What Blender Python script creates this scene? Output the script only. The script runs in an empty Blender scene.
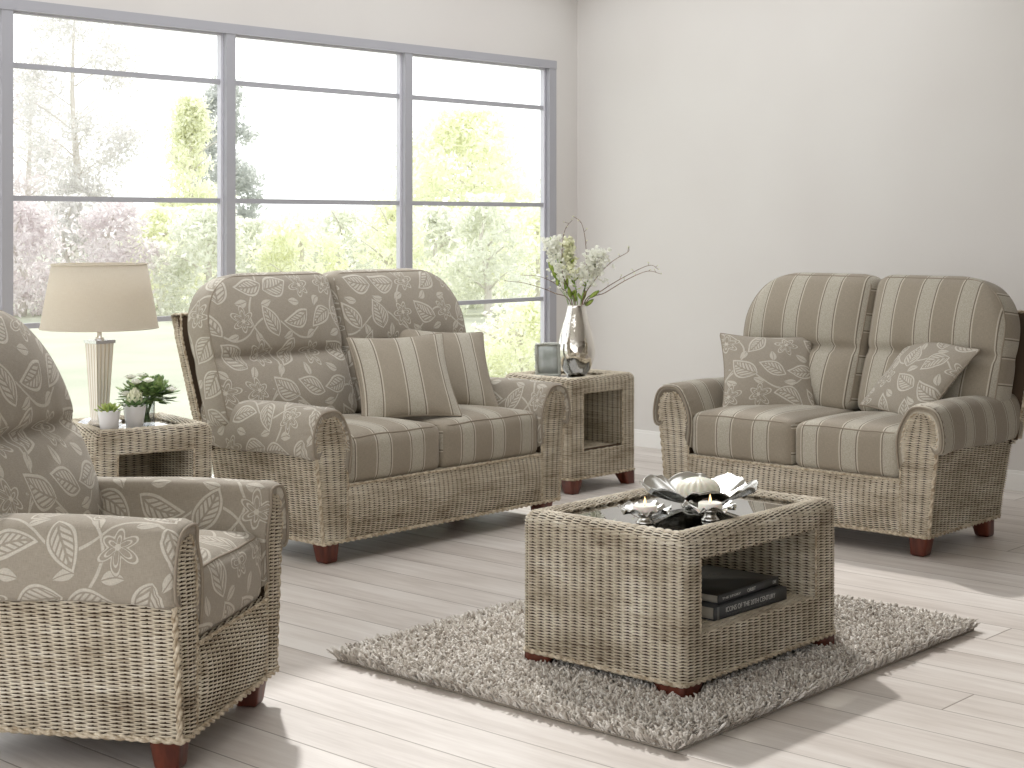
import bpy, math, random
import numpy as np
from mathutils import Matrix, Vector
PI = math.pi
rng = np.random.default_rng(7)
random.seed(7)
S = bpy.context.scene
C = S.collection

# ------------------------------------------------------------------ materials
def srgb(r, g, b):
    f = lambda c: (c/255/12.92) if c/255 <= .04045 else ((c/255+.055)/1.055)**2.4
    return (f(r), f(g), f(b), 1)

class NT:
    """small helper around a node tree"""
    def __init__(s, tree): s.t = tree; s.n = tree.nodes; s.l = tree.links
    def new(s, typ, **kw):
        n = s.n.new(typ)
        for k, v in kw.items(): setattr(n, k, v)
        return n
    def put(s, sock, v):
        if isinstance(v, bpy.types.NodeSocket): s.l.new(v, sock)
        else: sock.default_value = v
    def m(s, op, a, b=None, c=None, clamp=False):
        n = s.new('ShaderNodeMath', operation=op); n.use_clamp = clamp
        s.put(n.inputs[0], a)
        if b is not None: s.put(n.inputs[1], b)
        if c is not None: s.put(n.inputs[2], c)
        return n.outputs[0]
    def mix(s, f, a, b):
        n = s.new('ShaderNodeMix', data_type='RGBA')
        s.put(n.inputs[0], f); s.put(n.inputs[6], a); s.put(n.inputs[7], b)
        return n.outputs[2]
    def band(s, x, lo, hi, e=.004):
        # soft 0..1 window lo<x<hi
        a = s.m('MULTIPLY_ADD', x, 1/e, .5-lo/e, clamp=True)
        b = s.m('MULTIPLY_ADD', x, -1/e, .5+hi/e, clamp=True)
        return s.m('MULTIPLY', a, b)
    def noise(s, vec, scale, detail=2, rough=.5):
        n = s.new('ShaderNodeTexNoise'); s.l.new(vec, n.inputs['Vector'])
        n.inputs['Scale'].default_value = scale; n.inputs['Detail'].default_value = detail
        n.inputs['Roughness'].default_value = rough
        return n.outputs['Fac']
    def ramp(s, f, stops):
        n = s.new('ShaderNodeValToRGB'); s.l.new(f, n.inputs[0])
        e = n.color_ramp.elements
        e[0].position, e[0].color = stops[0]; e[1].position, e[1].color = stops[1]
        for p, c in stops[2:]:
            k = e.new(p); k.color = c
        return n.outputs[0]
    def scale(s, vec, v):
        n = s.new('ShaderNodeVectorMath', operation='MULTIPLY'); s.l.new(vec, n.inputs[0]); n.inputs[1].default_value = v
        return n.outputs[0]

def mat(name, col=(.8, .8, .8, 1), rough=.6, metal=0, **kw):
    m = bpy.data.materials.new(name); m.use_nodes = True
    b = m.node_tree.nodes['Principled BSDF']
    b.inputs['Base Color'].default_value = col; b.inputs['Roughness'].default_value = rough
    b.inputs['Metallic'].default_value = metal
    for k, v in kw.items(): b.inputs[k.replace('_', ' ')].default_value = v
    return m, NT(m.node_tree), b

def bump(nt, b, h, strength=.3, dist=.002):
    n = nt.new('ShaderNodeBump'); n.inputs['Strength'].default_value = strength
    n.inputs['Distance'].default_value = dist
    nt.l.new(h, n.inputs['Height']); nt.l.new(n.outputs[0], b.inputs['Normal'])

M = {}
# wicker strands
def wicker(name, tint=(1, 1, 1)):
    m, nt, b = mat(name, rough=.55)
    uv = nt.new('ShaderNodeUVMap').outputs[0]
    f1 = nt.noise(nt.scale(uv, (7, 190, 1)), 1, 2, .6)
    f2 = nt.noise(nt.scale(uv, (5, 9, 1)), 1, 2, .5)
    f3 = nt.noise(nt.scale(uv, (60, 400, 1)), 1, 1, .5)
    f = nt.m('ADD', nt.m('MULTIPLY', f1, .40), nt.m('ADD', nt.m('MULTIPLY', f2, .50), nt.m('MULTIPLY', f3, .12)))
    t = lambda c: (c[0]*tint[0], c[1]*tint[1], c[2]*tint[2], 1)
    col = nt.ramp(f, [(.33, t(srgb(134, 116, 94))), (.44, t(srgb(188, 175, 153))), (.55, t(srgb(213, 202, 182))), (.68, t(srgb(238, 231, 216)))])
    nt.l.new(col, b.inputs['Base Color'])
    return m
M['wicker'] = wicker('wicker_cane')
M['shade_lining'] = mat('weave_gap_shade', srgb(84, 68, 52), .95)[0]  # dark brown sheet stands in for the shade inside the weave
M['stake'] = mat('shade_toned_stake', srgb(70, 54, 40), .9)[0]  # stakes coloured dark so the gaps between strands look shaded
m, nt, b = mat('braid_cane', rough=.6)
g = nt.new('ShaderNodeTexCoord').outputs['Object']
nt.l.new(nt.ramp(nt.noise(g, 60, 2), [(.35, srgb(160, 142, 116)), (.65, srgb(218, 206, 184))]), b.inputs['Base Color'])
M['braid'] = m

# fabrics ---------------------------------------------------------------
TAUPE, TAUPE2, LIGHT = srgb(157, 148, 134), srgb(150, 140, 124), srgb(210, 204, 192)
def weave_height(nt, uv, s=900):
    sp = nt.new('ShaderNodeSeparateXYZ'); nt.l.new(uv, sp.inputs[0])
    a = nt.m('SINE', nt.m('MULTIPLY', sp.outputs[0], s)); c = nt.m('SINE', nt.m('MULTIPLY', sp.outputs[1], s))
    return nt.m('MULTIPLY', a, c), sp
def slub(nt, uv, col):
    n1 = nt.noise(nt.scale(uv, (60, 700, 1)), 1, 2, .7)
    n2 = nt.noise(nt.scale(uv, (700, 60, 1)), 1, 2, .7)
    v = nt.m('ADD', nt.m('MULTIPLY', nt.m('ADD', n1, n2), .55), .45)
    n = nt.new('ShaderNodeMix', data_type='RGBA', blend_type='MULTIPLY')
    n.inputs[0].default_value = 1; nt.l.new(col, n.inputs[6])
    cc = nt.new('ShaderNodeCombineColor')
    for i in range(3): nt.l.new(v, cc.inputs[i])
    nt.l.new(cc.outputs[0], n.inputs[7])
    return n.outputs[2], v

def leaf_fabric():
    m, nt, b = mat('leaf_fabric', rough=.9)
    b.inputs['Sheen Weight'].default_value = .15
    uv = nt.new('ShaderNodeUVMap').outputs[0]
    wob = nt.new('ShaderNodeTexNoise'); nt.l.new(uv, wob.inputs['Vector']); wob.inputs['Scale'].default_value = 9; wob.inputs['Detail'].default_value = 1
    w2 = nt.new('ShaderNodeVectorMath', operation='MULTIPLY_ADD'); nt.l.new(wob.outputs['Color'], w2.inputs[0])
    w2.inputs[1].default_value = (.02, .02, 0); nt.l.new(uv, w2.inputs[2])
    sp = nt.new('ShaderNodeSeparateXYZ'); nt.l.new(w2.outputs[0], sp.inputs[0])
    U, V = sp.outputs[0], sp.outputs[1]
    def cell(ox, oy, size, stag):
        v = nt.m('ADD', nt.m('DIVIDE', V, size), oy); row = nt.m('FLOOR', v)
        u = nt.m('ADD', nt.m('ADD', nt.m('DIVIDE', U, size), nt.m('MULTIPLY', row, stag)), ox); colm = nt.m('FLOOR', u)
        x = nt.m('SUBTRACT', nt.m('FRACT', u), .5); y = nt.m('SUBTRACT', nt.m('FRACT', v), .5)
        cc = nt.new('ShaderNodeCombineXYZ'); nt.l.new(colm, cc.inputs[0]); nt.l.new(row, cc.inputs[1])
        wn = nt.new('ShaderNodeTexWhiteNoise', noise_dimensions='2D'); nt.l.new(cc.outputs[0], wn.inputs['Vector'])
        s3 = nt.new('ShaderNodeSeparateColor'); nt.l.new(wn.outputs['Color'], s3.inputs[0])
        return x, y, s3.outputs[0], s3.outputs[1], s3.outputs[2]
    def rot(x, y, ang):
        c, s_ = nt.m('COSINE', ang), nt.m('SINE', ang)
        a = nt.m('ADD', nt.m('MULTIPLY', x, c), nt.m('MULTIPLY', y, s_))
        bb = nt.m('SUBTRACT', nt.m('MULTIPLY', y, c), nt.m('MULTIPLY', x, s_))
        return a, bb
    def leaf(x, y, r1, r2, r3, L, W):
        ang = nt.m('MULTIPLY_ADD', r1, 4.2, .1)
        a, bb = rot(x, y, ang)
        a = nt.m('DIVIDE', a, L); bb = nt.m('DIVIDE', bb, L)
        # bend
        k = nt.m('MULTIPLY_ADD', r2, .7, -.35)
        a2 = nt.m('MULTIPLY', a, a)
        bb = nt.m('SUBTRACT', bb, nt.m('MULTIPLY', k, nt.m('SUBTRACT', a2, .4)))
        ab = nt.m('ABSOLUTE', bb)
        w = nt.m('MULTIPLY', nt.m('SUBTRACT', 1, a2), nt.m('MULTIPLY', nt.m('MULTIPLY_ADD', a, -.35, 1), W))
        d = nt.m('SUBTRACT', w, ab)      # >0 inside
        return a, ab, d
    # layer 1 : large leaves and flowers
    x, y, r1, r2, r3 = cell(0, 0, .143, .5)
    a, ab, d = leaf(x, y, r1, r2, r3, .51, nt.m('MULTIPLY_ADD', r3, .28, .44))
    outline = nt.band(d, .0, .11, .03)
    vein = nt.m('FRACT', nt.m('MULTIPLY', nt.m('SUBTRACT', a, nt.m('MULTIPLY', ab, 1.1)), 3.6))
    inner = nt.m('MULTIPLY', nt.m('MULTIPLY', nt.band(d, .17, 2, .03), nt.band(vein, .2, .82, .12)), nt.band(ab, .045, 2, .03))
    lf = nt.m('MAXIMUM', outline, nt.m('MULTIPLY', inner, .9))
    # flower
    ra = nt.m('SQRT', nt.m('ADD', nt.m('MULTIPLY', x, x), nt.m('MULTIPLY', y, y)))
    th = nt.m('ADD', nt.m('ARCTAN2', y, x), nt.m('MULTIPLY', r1, 6))
    pet = nt.m('ABSOLUTE', nt.m('COSINE', nt.m('MULTIPLY', th, 3)))
    R = nt.m('MULTIPLY_ADD', nt.m('POWER', pet, 1.7), nt.m('MULTIPLY_ADD', nt.m('COSINE', nt.m('SUBTRACT', th, .6)), .07, .20), .20)
    dR = nt.m('SUBTRACT', R, ra)
    fo = nt.m('MAXIMUM', nt.band(dR, 0, .045, .015), nt.m('MAXIMUM', nt.band(dR, .13, .17, .015), nt.band(ra, -1, .055, .015)))
    isfl = nt.m('GREATER_THAN', r3, .78)
    big = nt.m('ADD', nt.m('MULTIPLY', fo, isfl), nt.m('MULTIPLY', lf, nt.m('SUBTRACT', 1, isfl)))
    inside1 = nt.m('ADD', nt.m('MULTIPLY', nt.m('GREATER_THAN', dR, -.02), isfl), nt.m('MULTIPLY', nt.m('GREATER_THAN', d, -.05), nt.m('SUBTRACT', 1, isfl)))
    # layer 2 : small solid leaves
    x2, y2, q1, q2, q3 = cell(.5, .5, .143, .5)
    a_, ab_, d_ = leaf(nt.m('MULTIPLY_ADD', x2, 1, nt.m('MULTIPLY_ADD', q2, .2, -.1)), y2, q1, q2, q3, .22, .5)
    small = nt.m('MULTIPLY', nt.band(d_, 0, 3, .06), nt.band(ab_, .05, 3, .06))
    small = nt.m('MULTIPLY', small, .85)
    # vines
    vy = nt.m('SUBTRACT', nt.m('FRACT', nt.m('MULTIPLY_ADD', nt.m('SINE', nt.m('MULTIPLY', U, 17)), .16, nt.m('DIVIDE', V, .31))), .5)
    vine = nt.band(nt.m('ABSOLUTE', vy), -1, .014, .006)
    vx = nt.m('SUBTRACT', nt.m('FRACT', nt.m('MULTIPLY_ADD', nt.m('SINE', nt.m('MULTIPLY', V, 15)), .12, nt.m('DIVIDE', U, .47))), .5)
    vine = nt.m('MAXIMUM', vine, nt.band(nt.m('ABSOLUTE', vx), -1, .009, .005))
    under = nt.m('MAXIMUM', small, nt.m('MULTIPLY', vine, .85))
    mask = nt.m('MAXIMUM', big, nt.m('MULTIPLY', under, nt.m('SUBTRACT', 1, inside1)))
    pile = nt.noise(uv, 420, 2, .6)
    mask = nt.m('MULTIPLY', mask, nt.m('MULTIPLY_ADD', pile, 1.1, .22), clamp=True)
    col = nt.mix(mask, TAUPE, LIGHT)
    col, v = slub(nt, uv, col)
    nt.l.new(col, b.inputs['Base Color'])
    bump(nt, b, nt.m('ADD', mask, nt.m('MULTIPLY', v, .8)), .5, .0022)
    return m
M['leaf'] = leaf_fabric()

def stripe_fabric():
    m, nt, b = mat('stripe_fabric', rough=.9)
    b.inputs['Sheen Weight'].default_value = .15
    uv = nt.new('ShaderNodeUVMap').outputs[0]
    sp = nt.new('ShaderNodeSeparateXYZ'); nt.l.new(uv, sp.inputs[0])
    P = .190
    t = nt.m('FRACT', nt.m('DIVIDE', sp.outputs[0], P))
    light = nt.band(t, .56, .94, .01)
    cream = nt.m('MAXIMUM', nt.band(t, .515, .545, .01), nt.band(t, .955, .985, .01))
    dark = nt.m('MAXIMUM', nt.band(t, .547, .572, .008), nt.band(t, .928, .953, .008))
    herr = nt.noise(nt.scale(uv, (420, 160, 1)), 1, 1, .5)
    lcol = nt.mix(nt.band(herr, .42, .58, .06), srgb(184, 177, 163), srgb(167, 160, 145))
    col = nt.mix(light, TAUPE2, lcol)
    col = nt.mix(cream, col, srgb(192, 184, 168))
    col = nt.mix(dark, col, srgb(112, 102, 88))
    col, v = slub(nt, uv, col)
    nt.l.new(col, b.inputs['Base Color'])
    bump(nt, b, v, .45, .0018)
    return m
M['stripe'] = stripe_fabric()
M['piping'] = mat('taupe_piping', srgb(150, 139, 124), .9)[0]
m, nt, b = mat('leg_wood', rough=.35)
g = nt.new('ShaderNodeTexCoord').outputs['Object']
nt.l.new(nt.ramp(nt.noise(nt.scale(g, (40, 40, 6)), 1, 3), [(.3, srgb(74, 34, 24)), (.7, srgb(118, 58, 40))]), b.inputs['Base Color'])
M['leg'] = m

# walls / floor
m, nt, b = mat('wall_paint', rough=.85)
g = nt.new('ShaderNodeTexCoord').outputs['Object']
nt.l.new(nt.ramp(nt.noise(g, 1.3, 2), [(.3, srgb(212, 208, 204)), (.7, srgb(216, 213, 209))]), b.inputs['Base Color'])
bump(nt, b, nt.noise(g, 180, 2), .06, .001)
M['wall'] = m
M['trim'] = mat('white_gloss_paint', srgb(236, 234, 230), .4)[0]
m, nt, b = mat('whitewashed_boards', rough=.42)
g = nt.new('ShaderNodeTexCoord').outputs['Object']
sp = nt.new('ShaderNodeSeparateXYZ'); nt.l.new(g, sp.inputs[0])
PW = .197
xs = nt.m('DIVIDE', nt.m('SUBTRACT', sp.outputs[0], 3.13), PW)
row = nt.m('FLOOR', xs); fx = nt.m('FRACT', xs)
wn = nt.new('ShaderNodeTexWhiteNoise', noise_dimensions='1D'); nt.l.new(row, wn.inputs['W'])
ys = nt.m('DIVIDE', nt.m('ADD', sp.outputs[1], nt.m('MULTIPLY', wn.outputs['Value'], 7.1)), 6.0)
fy = nt.m('FRACT', ys)
cc = nt.new('ShaderNodeCombineXYZ'); nt.l.new(row, cc.inputs[0]); nt.l.new(nt.m('FLOOR', ys), cc.inputs[1])
wn2 = nt.new('ShaderNodeTexWhiteNoise', noise_dimensions='2D'); nt.l.new(cc.outputs[0], wn2.inputs['Vector'])
cv = nt.new('ShaderNodeCombineXYZ'); nt.l.new(sp.outputs[0], cv.inputs[0]); nt.l.new(sp.outputs[1], cv.inputs[1]); nt.l.new(nt.m('MULTIPLY', wn2.outputs['Value'], 20), cv.inputs[2])
gr = nt.noise(nt.scale(cv.outputs[0], (26, 2.2, 1)), 1, 4, .65)
bl = nt.noise(nt.scale(cv.outputs[0], (5, 1.6, 1)), 1, 2, .5)
f = nt.m('ADD', nt.m('MULTIPLY', gr, .5), nt.m('ADD', nt.m('MULTIPLY', bl, .35), nt.m('MULTIPLY', wn2.outputs['Value'], .15)))
col = nt.ramp(f, [(.34, srgb(184, 174, 166)), (.5, srgb(206, 198, 191)), (.64, srgb(220, 214, 208))])
gap = nt.m('MAXIMUM', nt.m('SUBTRACT', 1, nt.band(fx, .011, .989, .008)), nt.m('SUBTRACT', 1, nt.band(fy, .0004, .9996, .0004)))
col = nt.mix(nt.m('MULTIPLY', gap, .8), col, srgb(112, 98, 86))
nt.l.new(col, b.inputs['Base Color'])
bump(nt, b, nt.m('SUBTRACT', nt.m('MULTIPLY', gr, .25), gap), .5, .002)
M['floor'] = m
M['frame'] = mat('window_frame_paint', srgb(168, 168, 174), .45)[0]
M['bead'] = mat('window_bead_paint', srgb(214, 214, 222), .4)[0]

def glassy(name, tint=(1, 1, 1, 1), ior=1.45, fac=.5):
    m = bpy.data.materials.new(name); m.use_nodes = True; nt = NT(m.node_tree); nt.n.clear()
    o = nt.new('ShaderNodeOutputMaterial'); tr = nt.new('ShaderNodeBsdfTransparent'); gl = nt.new('ShaderNodeBsdfGlossy')
    tr.inputs[0].default_value = tint; gl.inputs['Roughness'].default_value = 0.0
    lw = nt.new('ShaderNodeLayerWeight'); lw.inputs[0].default_value = .5; F0 = ((ior-1)/(ior+1))**2
    fr = nt.m('MULTIPLY_ADD', nt.m('POWER', lw.outputs['Facing'], 5), 1-F0, F0)
    mx = nt.new('ShaderNodeMixShader'); nt.l.new(nt.m('MULTIPLY', fr, fac*2), mx.inputs[0])
    nt.l.new(tr.outputs[0], mx.inputs[1]); nt.l.new(gl.outputs[0], mx.inputs[2]); nt.l.new(mx.outputs[0], o.inputs[0])
    return m
M['pane'] = glassy('window_glass', (.97, .98, .97, 1), 1.4, .5)
M['tabletop'] = glassy('smoked_glass', (.56, .56, .53, 1), 1.9, 1.0)
M['clear'] = glassy('clear_glass', (.93, .94, .95, 1), 1.5, .6)

# ------------------------------------------------------------------ mesh building
class MB:
    def __init__(s): s.v = []; s.q = []; s.t = []; s.quv = []; s.tuv = []; s.qm = []; s.tm = []; s.n = 0; s.mats = []
    def mi(s, m):
        if m not in s.mats: s.mats.append(m)
        return s.mats.index(m)
    def add(s, V, Q=None, m=None, uv=None, T=None, luv=None):
        """V verts; Q quads; uv per vertex or luv per quad-loop"""
        V = np.asarray(V, float).reshape(-1, 3); k = s.mi(m)
        if uv is None: uv = V[:, :2]
        if Q is not None and len(Q):
            Q = np.asarray(Q, int); s.q.append(Q+s.n)
            s.quv.append(uv[Q.ravel()].reshape(-1, 2) if luv is None else np.asarray(luv).reshape(-1, 2)); s.qm.append(np.full(len(Q), k))
        if T is not None and len(T):
            T = np.asarray(T, int); s.t.append(T+s.n); s.tuv.append(uv[T.ravel()].reshape(-1, 2)); s.tm.append(np.full(len(T), k))
        s.v.append(V); s.n += len(V); return s
    def xf(s, fn):
        s.v = [fn(v) for v in s.v]; return s
    def build(s, name, parent=None, smooth=True, loc=None):
        V = np.concatenate(s.v)
        Q = np.concatenate(s.q) if s.q else np.zeros((0, 4), int); T = np.concatenate(s.t) if s.t else np.zeros((0, 3), int)
        me = bpy.data.meshes.new(name)
        nq, ntr = len(Q), len(T)
        me.vertices.add(len(V)); me.vertices.foreach_set('co', V.astype(np.float32).ravel())
        me.loops.add(nq*4+ntr*3); me.polygons.add(nq+ntr)
        me.loops.foreach_set('vertex_index', np.concatenate([Q.ravel(), T.ravel()]).astype(np.int32))
        ls = np.concatenate([np.arange(nq)*4, nq*4+np.arange(ntr)*3]).astype(np.int32)
        me.polygons.foreach_set('loop_start', ls)
        mi = np.concatenate(s.qm+s.tm).astype(np.int32) if (s.qm or s.tm) else np.zeros(0, np.int32)
        me.update(calc_edges=True)
        me.polygons.foreach_set('material_index', mi)
        me.polygons.foreach_set('use_smooth', np.full(nq+ntr, bool(smooth)))
        ul = me.uv_layers.new(name='UVMap')
        ul.data.foreach_set('uv', np.concatenate(s.quv+s.tuv).astype(np.float32).ravel())
        for m in s.mats: me.materials.append(m)
        me.validate()
        o = bpy.data.objects.new(name, me); C.objects.link(o)
        if parent: o.parent = parent
        if loc is not None: o.location = loc
        return o

def empty(name, loc, rz=0, **props):
    o = bpy.data.objects.new(name, None); C.objects.link(o); o.location = loc; o.rotation_euler = (0, 0, rz)
    o.empty_display_size = .1
    for k, v in props.items(): o[k] = v
    return o
def tag(o, label, cat, group=None):
    o['label'] = label; o['category'] = cat
    if group: o['group'] = group
    return o

def grid(nu, nv):
    i, j = np.meshgrid(np.arange(nu-1), np.arange(nv-1), indexing='ij')
    a = (i*nv+j).ravel(); return np.stack([a, a+nv, a+nv+1, a+1], 1)

def weave(mb, f, U, V, ns=None, sv=.0037, A=.0038, rad=.00195, mask=None, flip=1, m=None, seed=0, pitch=.033, back=True):
    """basket weave: strands run along u, passing alternately over and under the stakes, as real strands"""
    m = m or M['wicker']
    ns = ns or max(2, round(U/pitch)); su = U/ns; nr = max(2, round(V/sv)); sv = V/nr
    nj = ns*4+1
    u = (np.arange(ns)[:, None]+np.array([0, .30, .5, .70])[None]).ravel(); u = np.r_[u, ns]*su; vc = (np.arange(nr)+.5)*sv
    r0 = np.random.default_rng(seed+11)
    wob = r0.normal(0, .00022, (nr, ns+2)); wob = np.stack([np.interp(np.arange(nj)/4, np.arange(ns+2), w) for w in wob])
    ra = rad*(sv/.0037)**.75*(1+r0.normal(0, .07, (nr, 1)))
    dv = np.array([-1.0, -.55, .55, 1.0]); dh = np.array([0, .8, .8, 0])
    uu = np.broadcast_to(u[None, :, None], (nr, nj, 4)).copy()
    vv = vc[:, None, None]+wob[:, :, None]+dv[None, None, :]*ra[:, :, None]
    vv = np.clip(vv, 0, V)
    ph = np.cos(PI*u[None, :]/su+PI*np.arange(nr)[:, None])
    h = (A*np.sign(ph)*np.abs(ph)**.5)[:, :, None]+dh[None, None, :]*ra[:, :, None]
    P, N = surf(f, uu.ravel(), vv.ravel(), flip)
    P = P+N*h.reshape(-1, 1)
    i, j, k = np.meshgrid(np.arange(nr), np.arange(nj-1), np.arange(3), indexing='ij')
    a = (i*nj*4+j*4+k).ravel(); Q = np.stack([a, a+4, a+5, a+1], 1)
    if flip > 0: Q = Q[:, ::-1]
    uv = np.stack([uu.ravel(), np.broadcast_to(vc[:, None, None], uu.shape).ravel()], 1)+r0.uniform(0, 9, 2)
    if mask is not None:
        cu = (u[:-1]+u[1:])/2
        mk = mask(np.broadcast_to(cu[None, :, None], (nr, nj-1, 3)).ravel(), np.broadcast_to(vc[:, None, None], (nr, nj-1, 3)).ravel())
        Q = Q[mk]
    used = np.unique(Q); re = np.full(len(P), -1); re[used] = np.arange(len(used))
    mb.add(P[used], re[Q], m, uv[used])
    # flat stakes standing behind the bumps, seen in the gaps between strands
    nv = max(3, int(V/.008)+1); kk = np.arange(ns+1)*su; offs = np.array([-.43, -.28, 0, .28, .43])*su; hh = np.array([-.0030, -.0020, -.0014, -.0020, -.0030])
    us = np.clip(kk[:, None, None]+offs[None, None, :], 0, U)+np.zeros((1, nv, 1)); vs = np.linspace(0, V, nv)[None, :, None]+np.zeros_like(us)
    P, N = surf(f, us.ravel(), vs.ravel(), flip); P = P+N*(np.zeros_like(us)+hh).reshape(-1, 1)
    i, j, k = np.meshgrid(np.arange(ns+1), np.arange(nv-1), np.arange(4), indexing='ij')
    a = (i*nv*5+j*5+k).ravel(); Q = np.stack([a, a+1, a+6, a+5], 1)
    if flip < 0: Q = Q[:, ::-1]
    if mask is not None: Q = Q[mask(us.ravel()[Q].mean(1), vs.ravel()[Q].mean(1))]
    if len(Q): mb.add(P, Q, M['stake'])
    if back:
        nu, nv = ns*2+1, max(3, int(V/.02)+1)
        gu, gv = np.meshgrid(np.linspace(0, U, nu), np.linspace(0, V, nv), indexing='ij')
        P, N = surf(f, gu.ravel(), gv.ravel(), flip); P = P-N*(A+.0035)
        Q = grid(nu, nv)
        if mask is not None:
            c = np.stack([gu.ravel()[Q].mean(1), gv.ravel()[Q].mean(1)], 1); Q = Q[mask(c[:, 0], c[:, 1])]
        if len(Q): mb.add(P, Q, M['shade_lining'])
    return mb

def surf(f, u, v, flip):
    e = 5e-4
    P = f(u, v); du = f(u+e, v)-f(u-e, v); dv = f(u, v+e)-f(u, v-e)
    N = np.cross(du, dv)*flip; L = np.linalg.norm(N, axis=1, keepdims=True); L[L < 1e-12] = 1
    return P, N/L

def resample(pts, step, closed=False):
    P = np.asarray(pts, float)
    if closed: P = np.vstack([P, P[:1]])
    d = np.r_[0, np.cumsum(np.linalg.norm(np.diff(P, axis=0), axis=1))]
    n = max(2, int(d[-1]/step)+1); t = np.linspace(0, d[-1], n)
    R = np.stack([np.interp(t, d, P[:, k]) for k in range(3)], 1)
    return R
def smooth_path(pts, n=8):
    """Catmull-Rom"""
    P = np.asarray(pts, float); P = np.vstack([2*P[0]-P[1], P, 2*P[-1]-P[-2]]); out = []
    for i in range(1, len(P)-2):
        for t in np.linspace(0, 1, n, endpoint=False):
            a, b_, c, d = P[i-1], P[i], P[i+1], P[i+2]
            out.append(.5*((2*b_)+(-a+c)*t+(2*a-5*b_+4*c-d)*t*t+(-a+3*b_-3*c+d)*t**3))
    out.append(P[-2]); return np.array(out)
def frames(P):
    T = np.gradient(P, axis=0); T /= np.maximum(np.linalg.norm(T, axis=1, keepdims=True), 1e-9)
    n = np.cross(T[0], [0, 0, 1]);
    if np.linalg.norm(n) < .1: n = np.cross(T[0], [1, 0, 0])
    n /= np.linalg.norm(n); N = [n]
    for t in T[1:]:
        n = n-t*np.dot(n, t); n /= max(np.linalg.norm(n), 1e-9); N.append(n)
    N = np.array(N); return T, N, np.cross(T, N)
def tube(mb, P, r, m, sides=8, caps=True, ecc=1.0):
    P = np.asarray(P, float); T, N, B = frames(P); r = np.broadcast_to(np.asarray(r, float), (len(P),))
    a = np.linspace(0, 2*PI, sides, endpoint=False)
    V = P[:, None]+r[:, None, None]*(np.cos(a)[None, :, None]*N[:, None]+ecc*np.sin(a)[None, :, None]*B[:, None])
    n = len(P); i, j = np.meshgrid(np.arange(n-1), np.arange(sides), indexing='ij'); i = i.ravel(); j = j.ravel(); j2 = (j+1) % sides
    Q = np.stack([i*sides+j, i*sides+j2, (i+1)*sides+j2, (i+1)*sides+j], 1)
    V = V.reshape(-1, 3); tr = []
    if caps:
        V = np.vstack([V, P[:1], P[-1:]]); c0, c1 = n*sides, n*sides+1
        for j in range(sides):
            tr.append((c0, (j+1) % sides, j)); tr.append((c1, (n-1)*sides+j, (n-1)*sides+(j+1) % sides))
    uv = np.zeros((len(V), 2)); L = np.r_[0, np.cumsum(np.linalg.norm(np.diff(P, axis=0), axis=1))]
    uv[:n*sides, 0] = np.repeat(L, sides); uv[:n*sides, 1] = np.tile(a*.004, n)
    mb.add(V, Q, m, uv, T=tr if tr else None); return mb
def rope(mb, pts, r, m=None, closed=False, pitch=None, strands=2):
    P = resample(pts, r*1.1, closed); T, N, B = frames(P); pitch = pitch or r*7
    L = np.r_[0, np.cumsum(np.linalg.norm(np.diff(P, axis=0), axis=1))]
    for k in range(strands):
        a = L/pitch*2*PI+k*2*PI/strands
        tube(mb, P+r*.5*(np.cos(a)[:, None]*N+np.sin(a)[:, None]*B), r*.58, m or M['braid'], 6)
    return mb
def lathe(mb, prof, m, seg=32, c=(0, 0, 0), fn=None, closed=False):
    prof = np.asarray(prof, float); n = len(prof); a = np.linspace(0, 2*PI, seg, endpoint=False)
    rr = prof[:, 0][:, None]*np.ones(seg); zz = prof[:, 1][:, None]*np.ones(seg); aa = np.broadcast_to(a, rr.shape)
    if fn: rr, zz = fn(rr, zz, aa)
    V = np.stack([rr*np.cos(aa)+c[0], rr*np.sin(aa)+c[1], zz+c[2]], -1).reshape(-1, 3)
    i, j = np.meshgrid(np.arange(n-1), np.arange(seg), indexing='ij'); i = i.ravel(); j = j.ravel(); j2 = (j+1) % seg
    Q = np.stack([i*seg+j, i*seg+j2, (i+1)*seg+j2, (i+1)*seg+j], 1)
    uv = np.stack([(aa/(2*PI)).ravel()*.6, zz.ravel()], 1)
    mb.add(V, Q, m, uv); return mb

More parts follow.
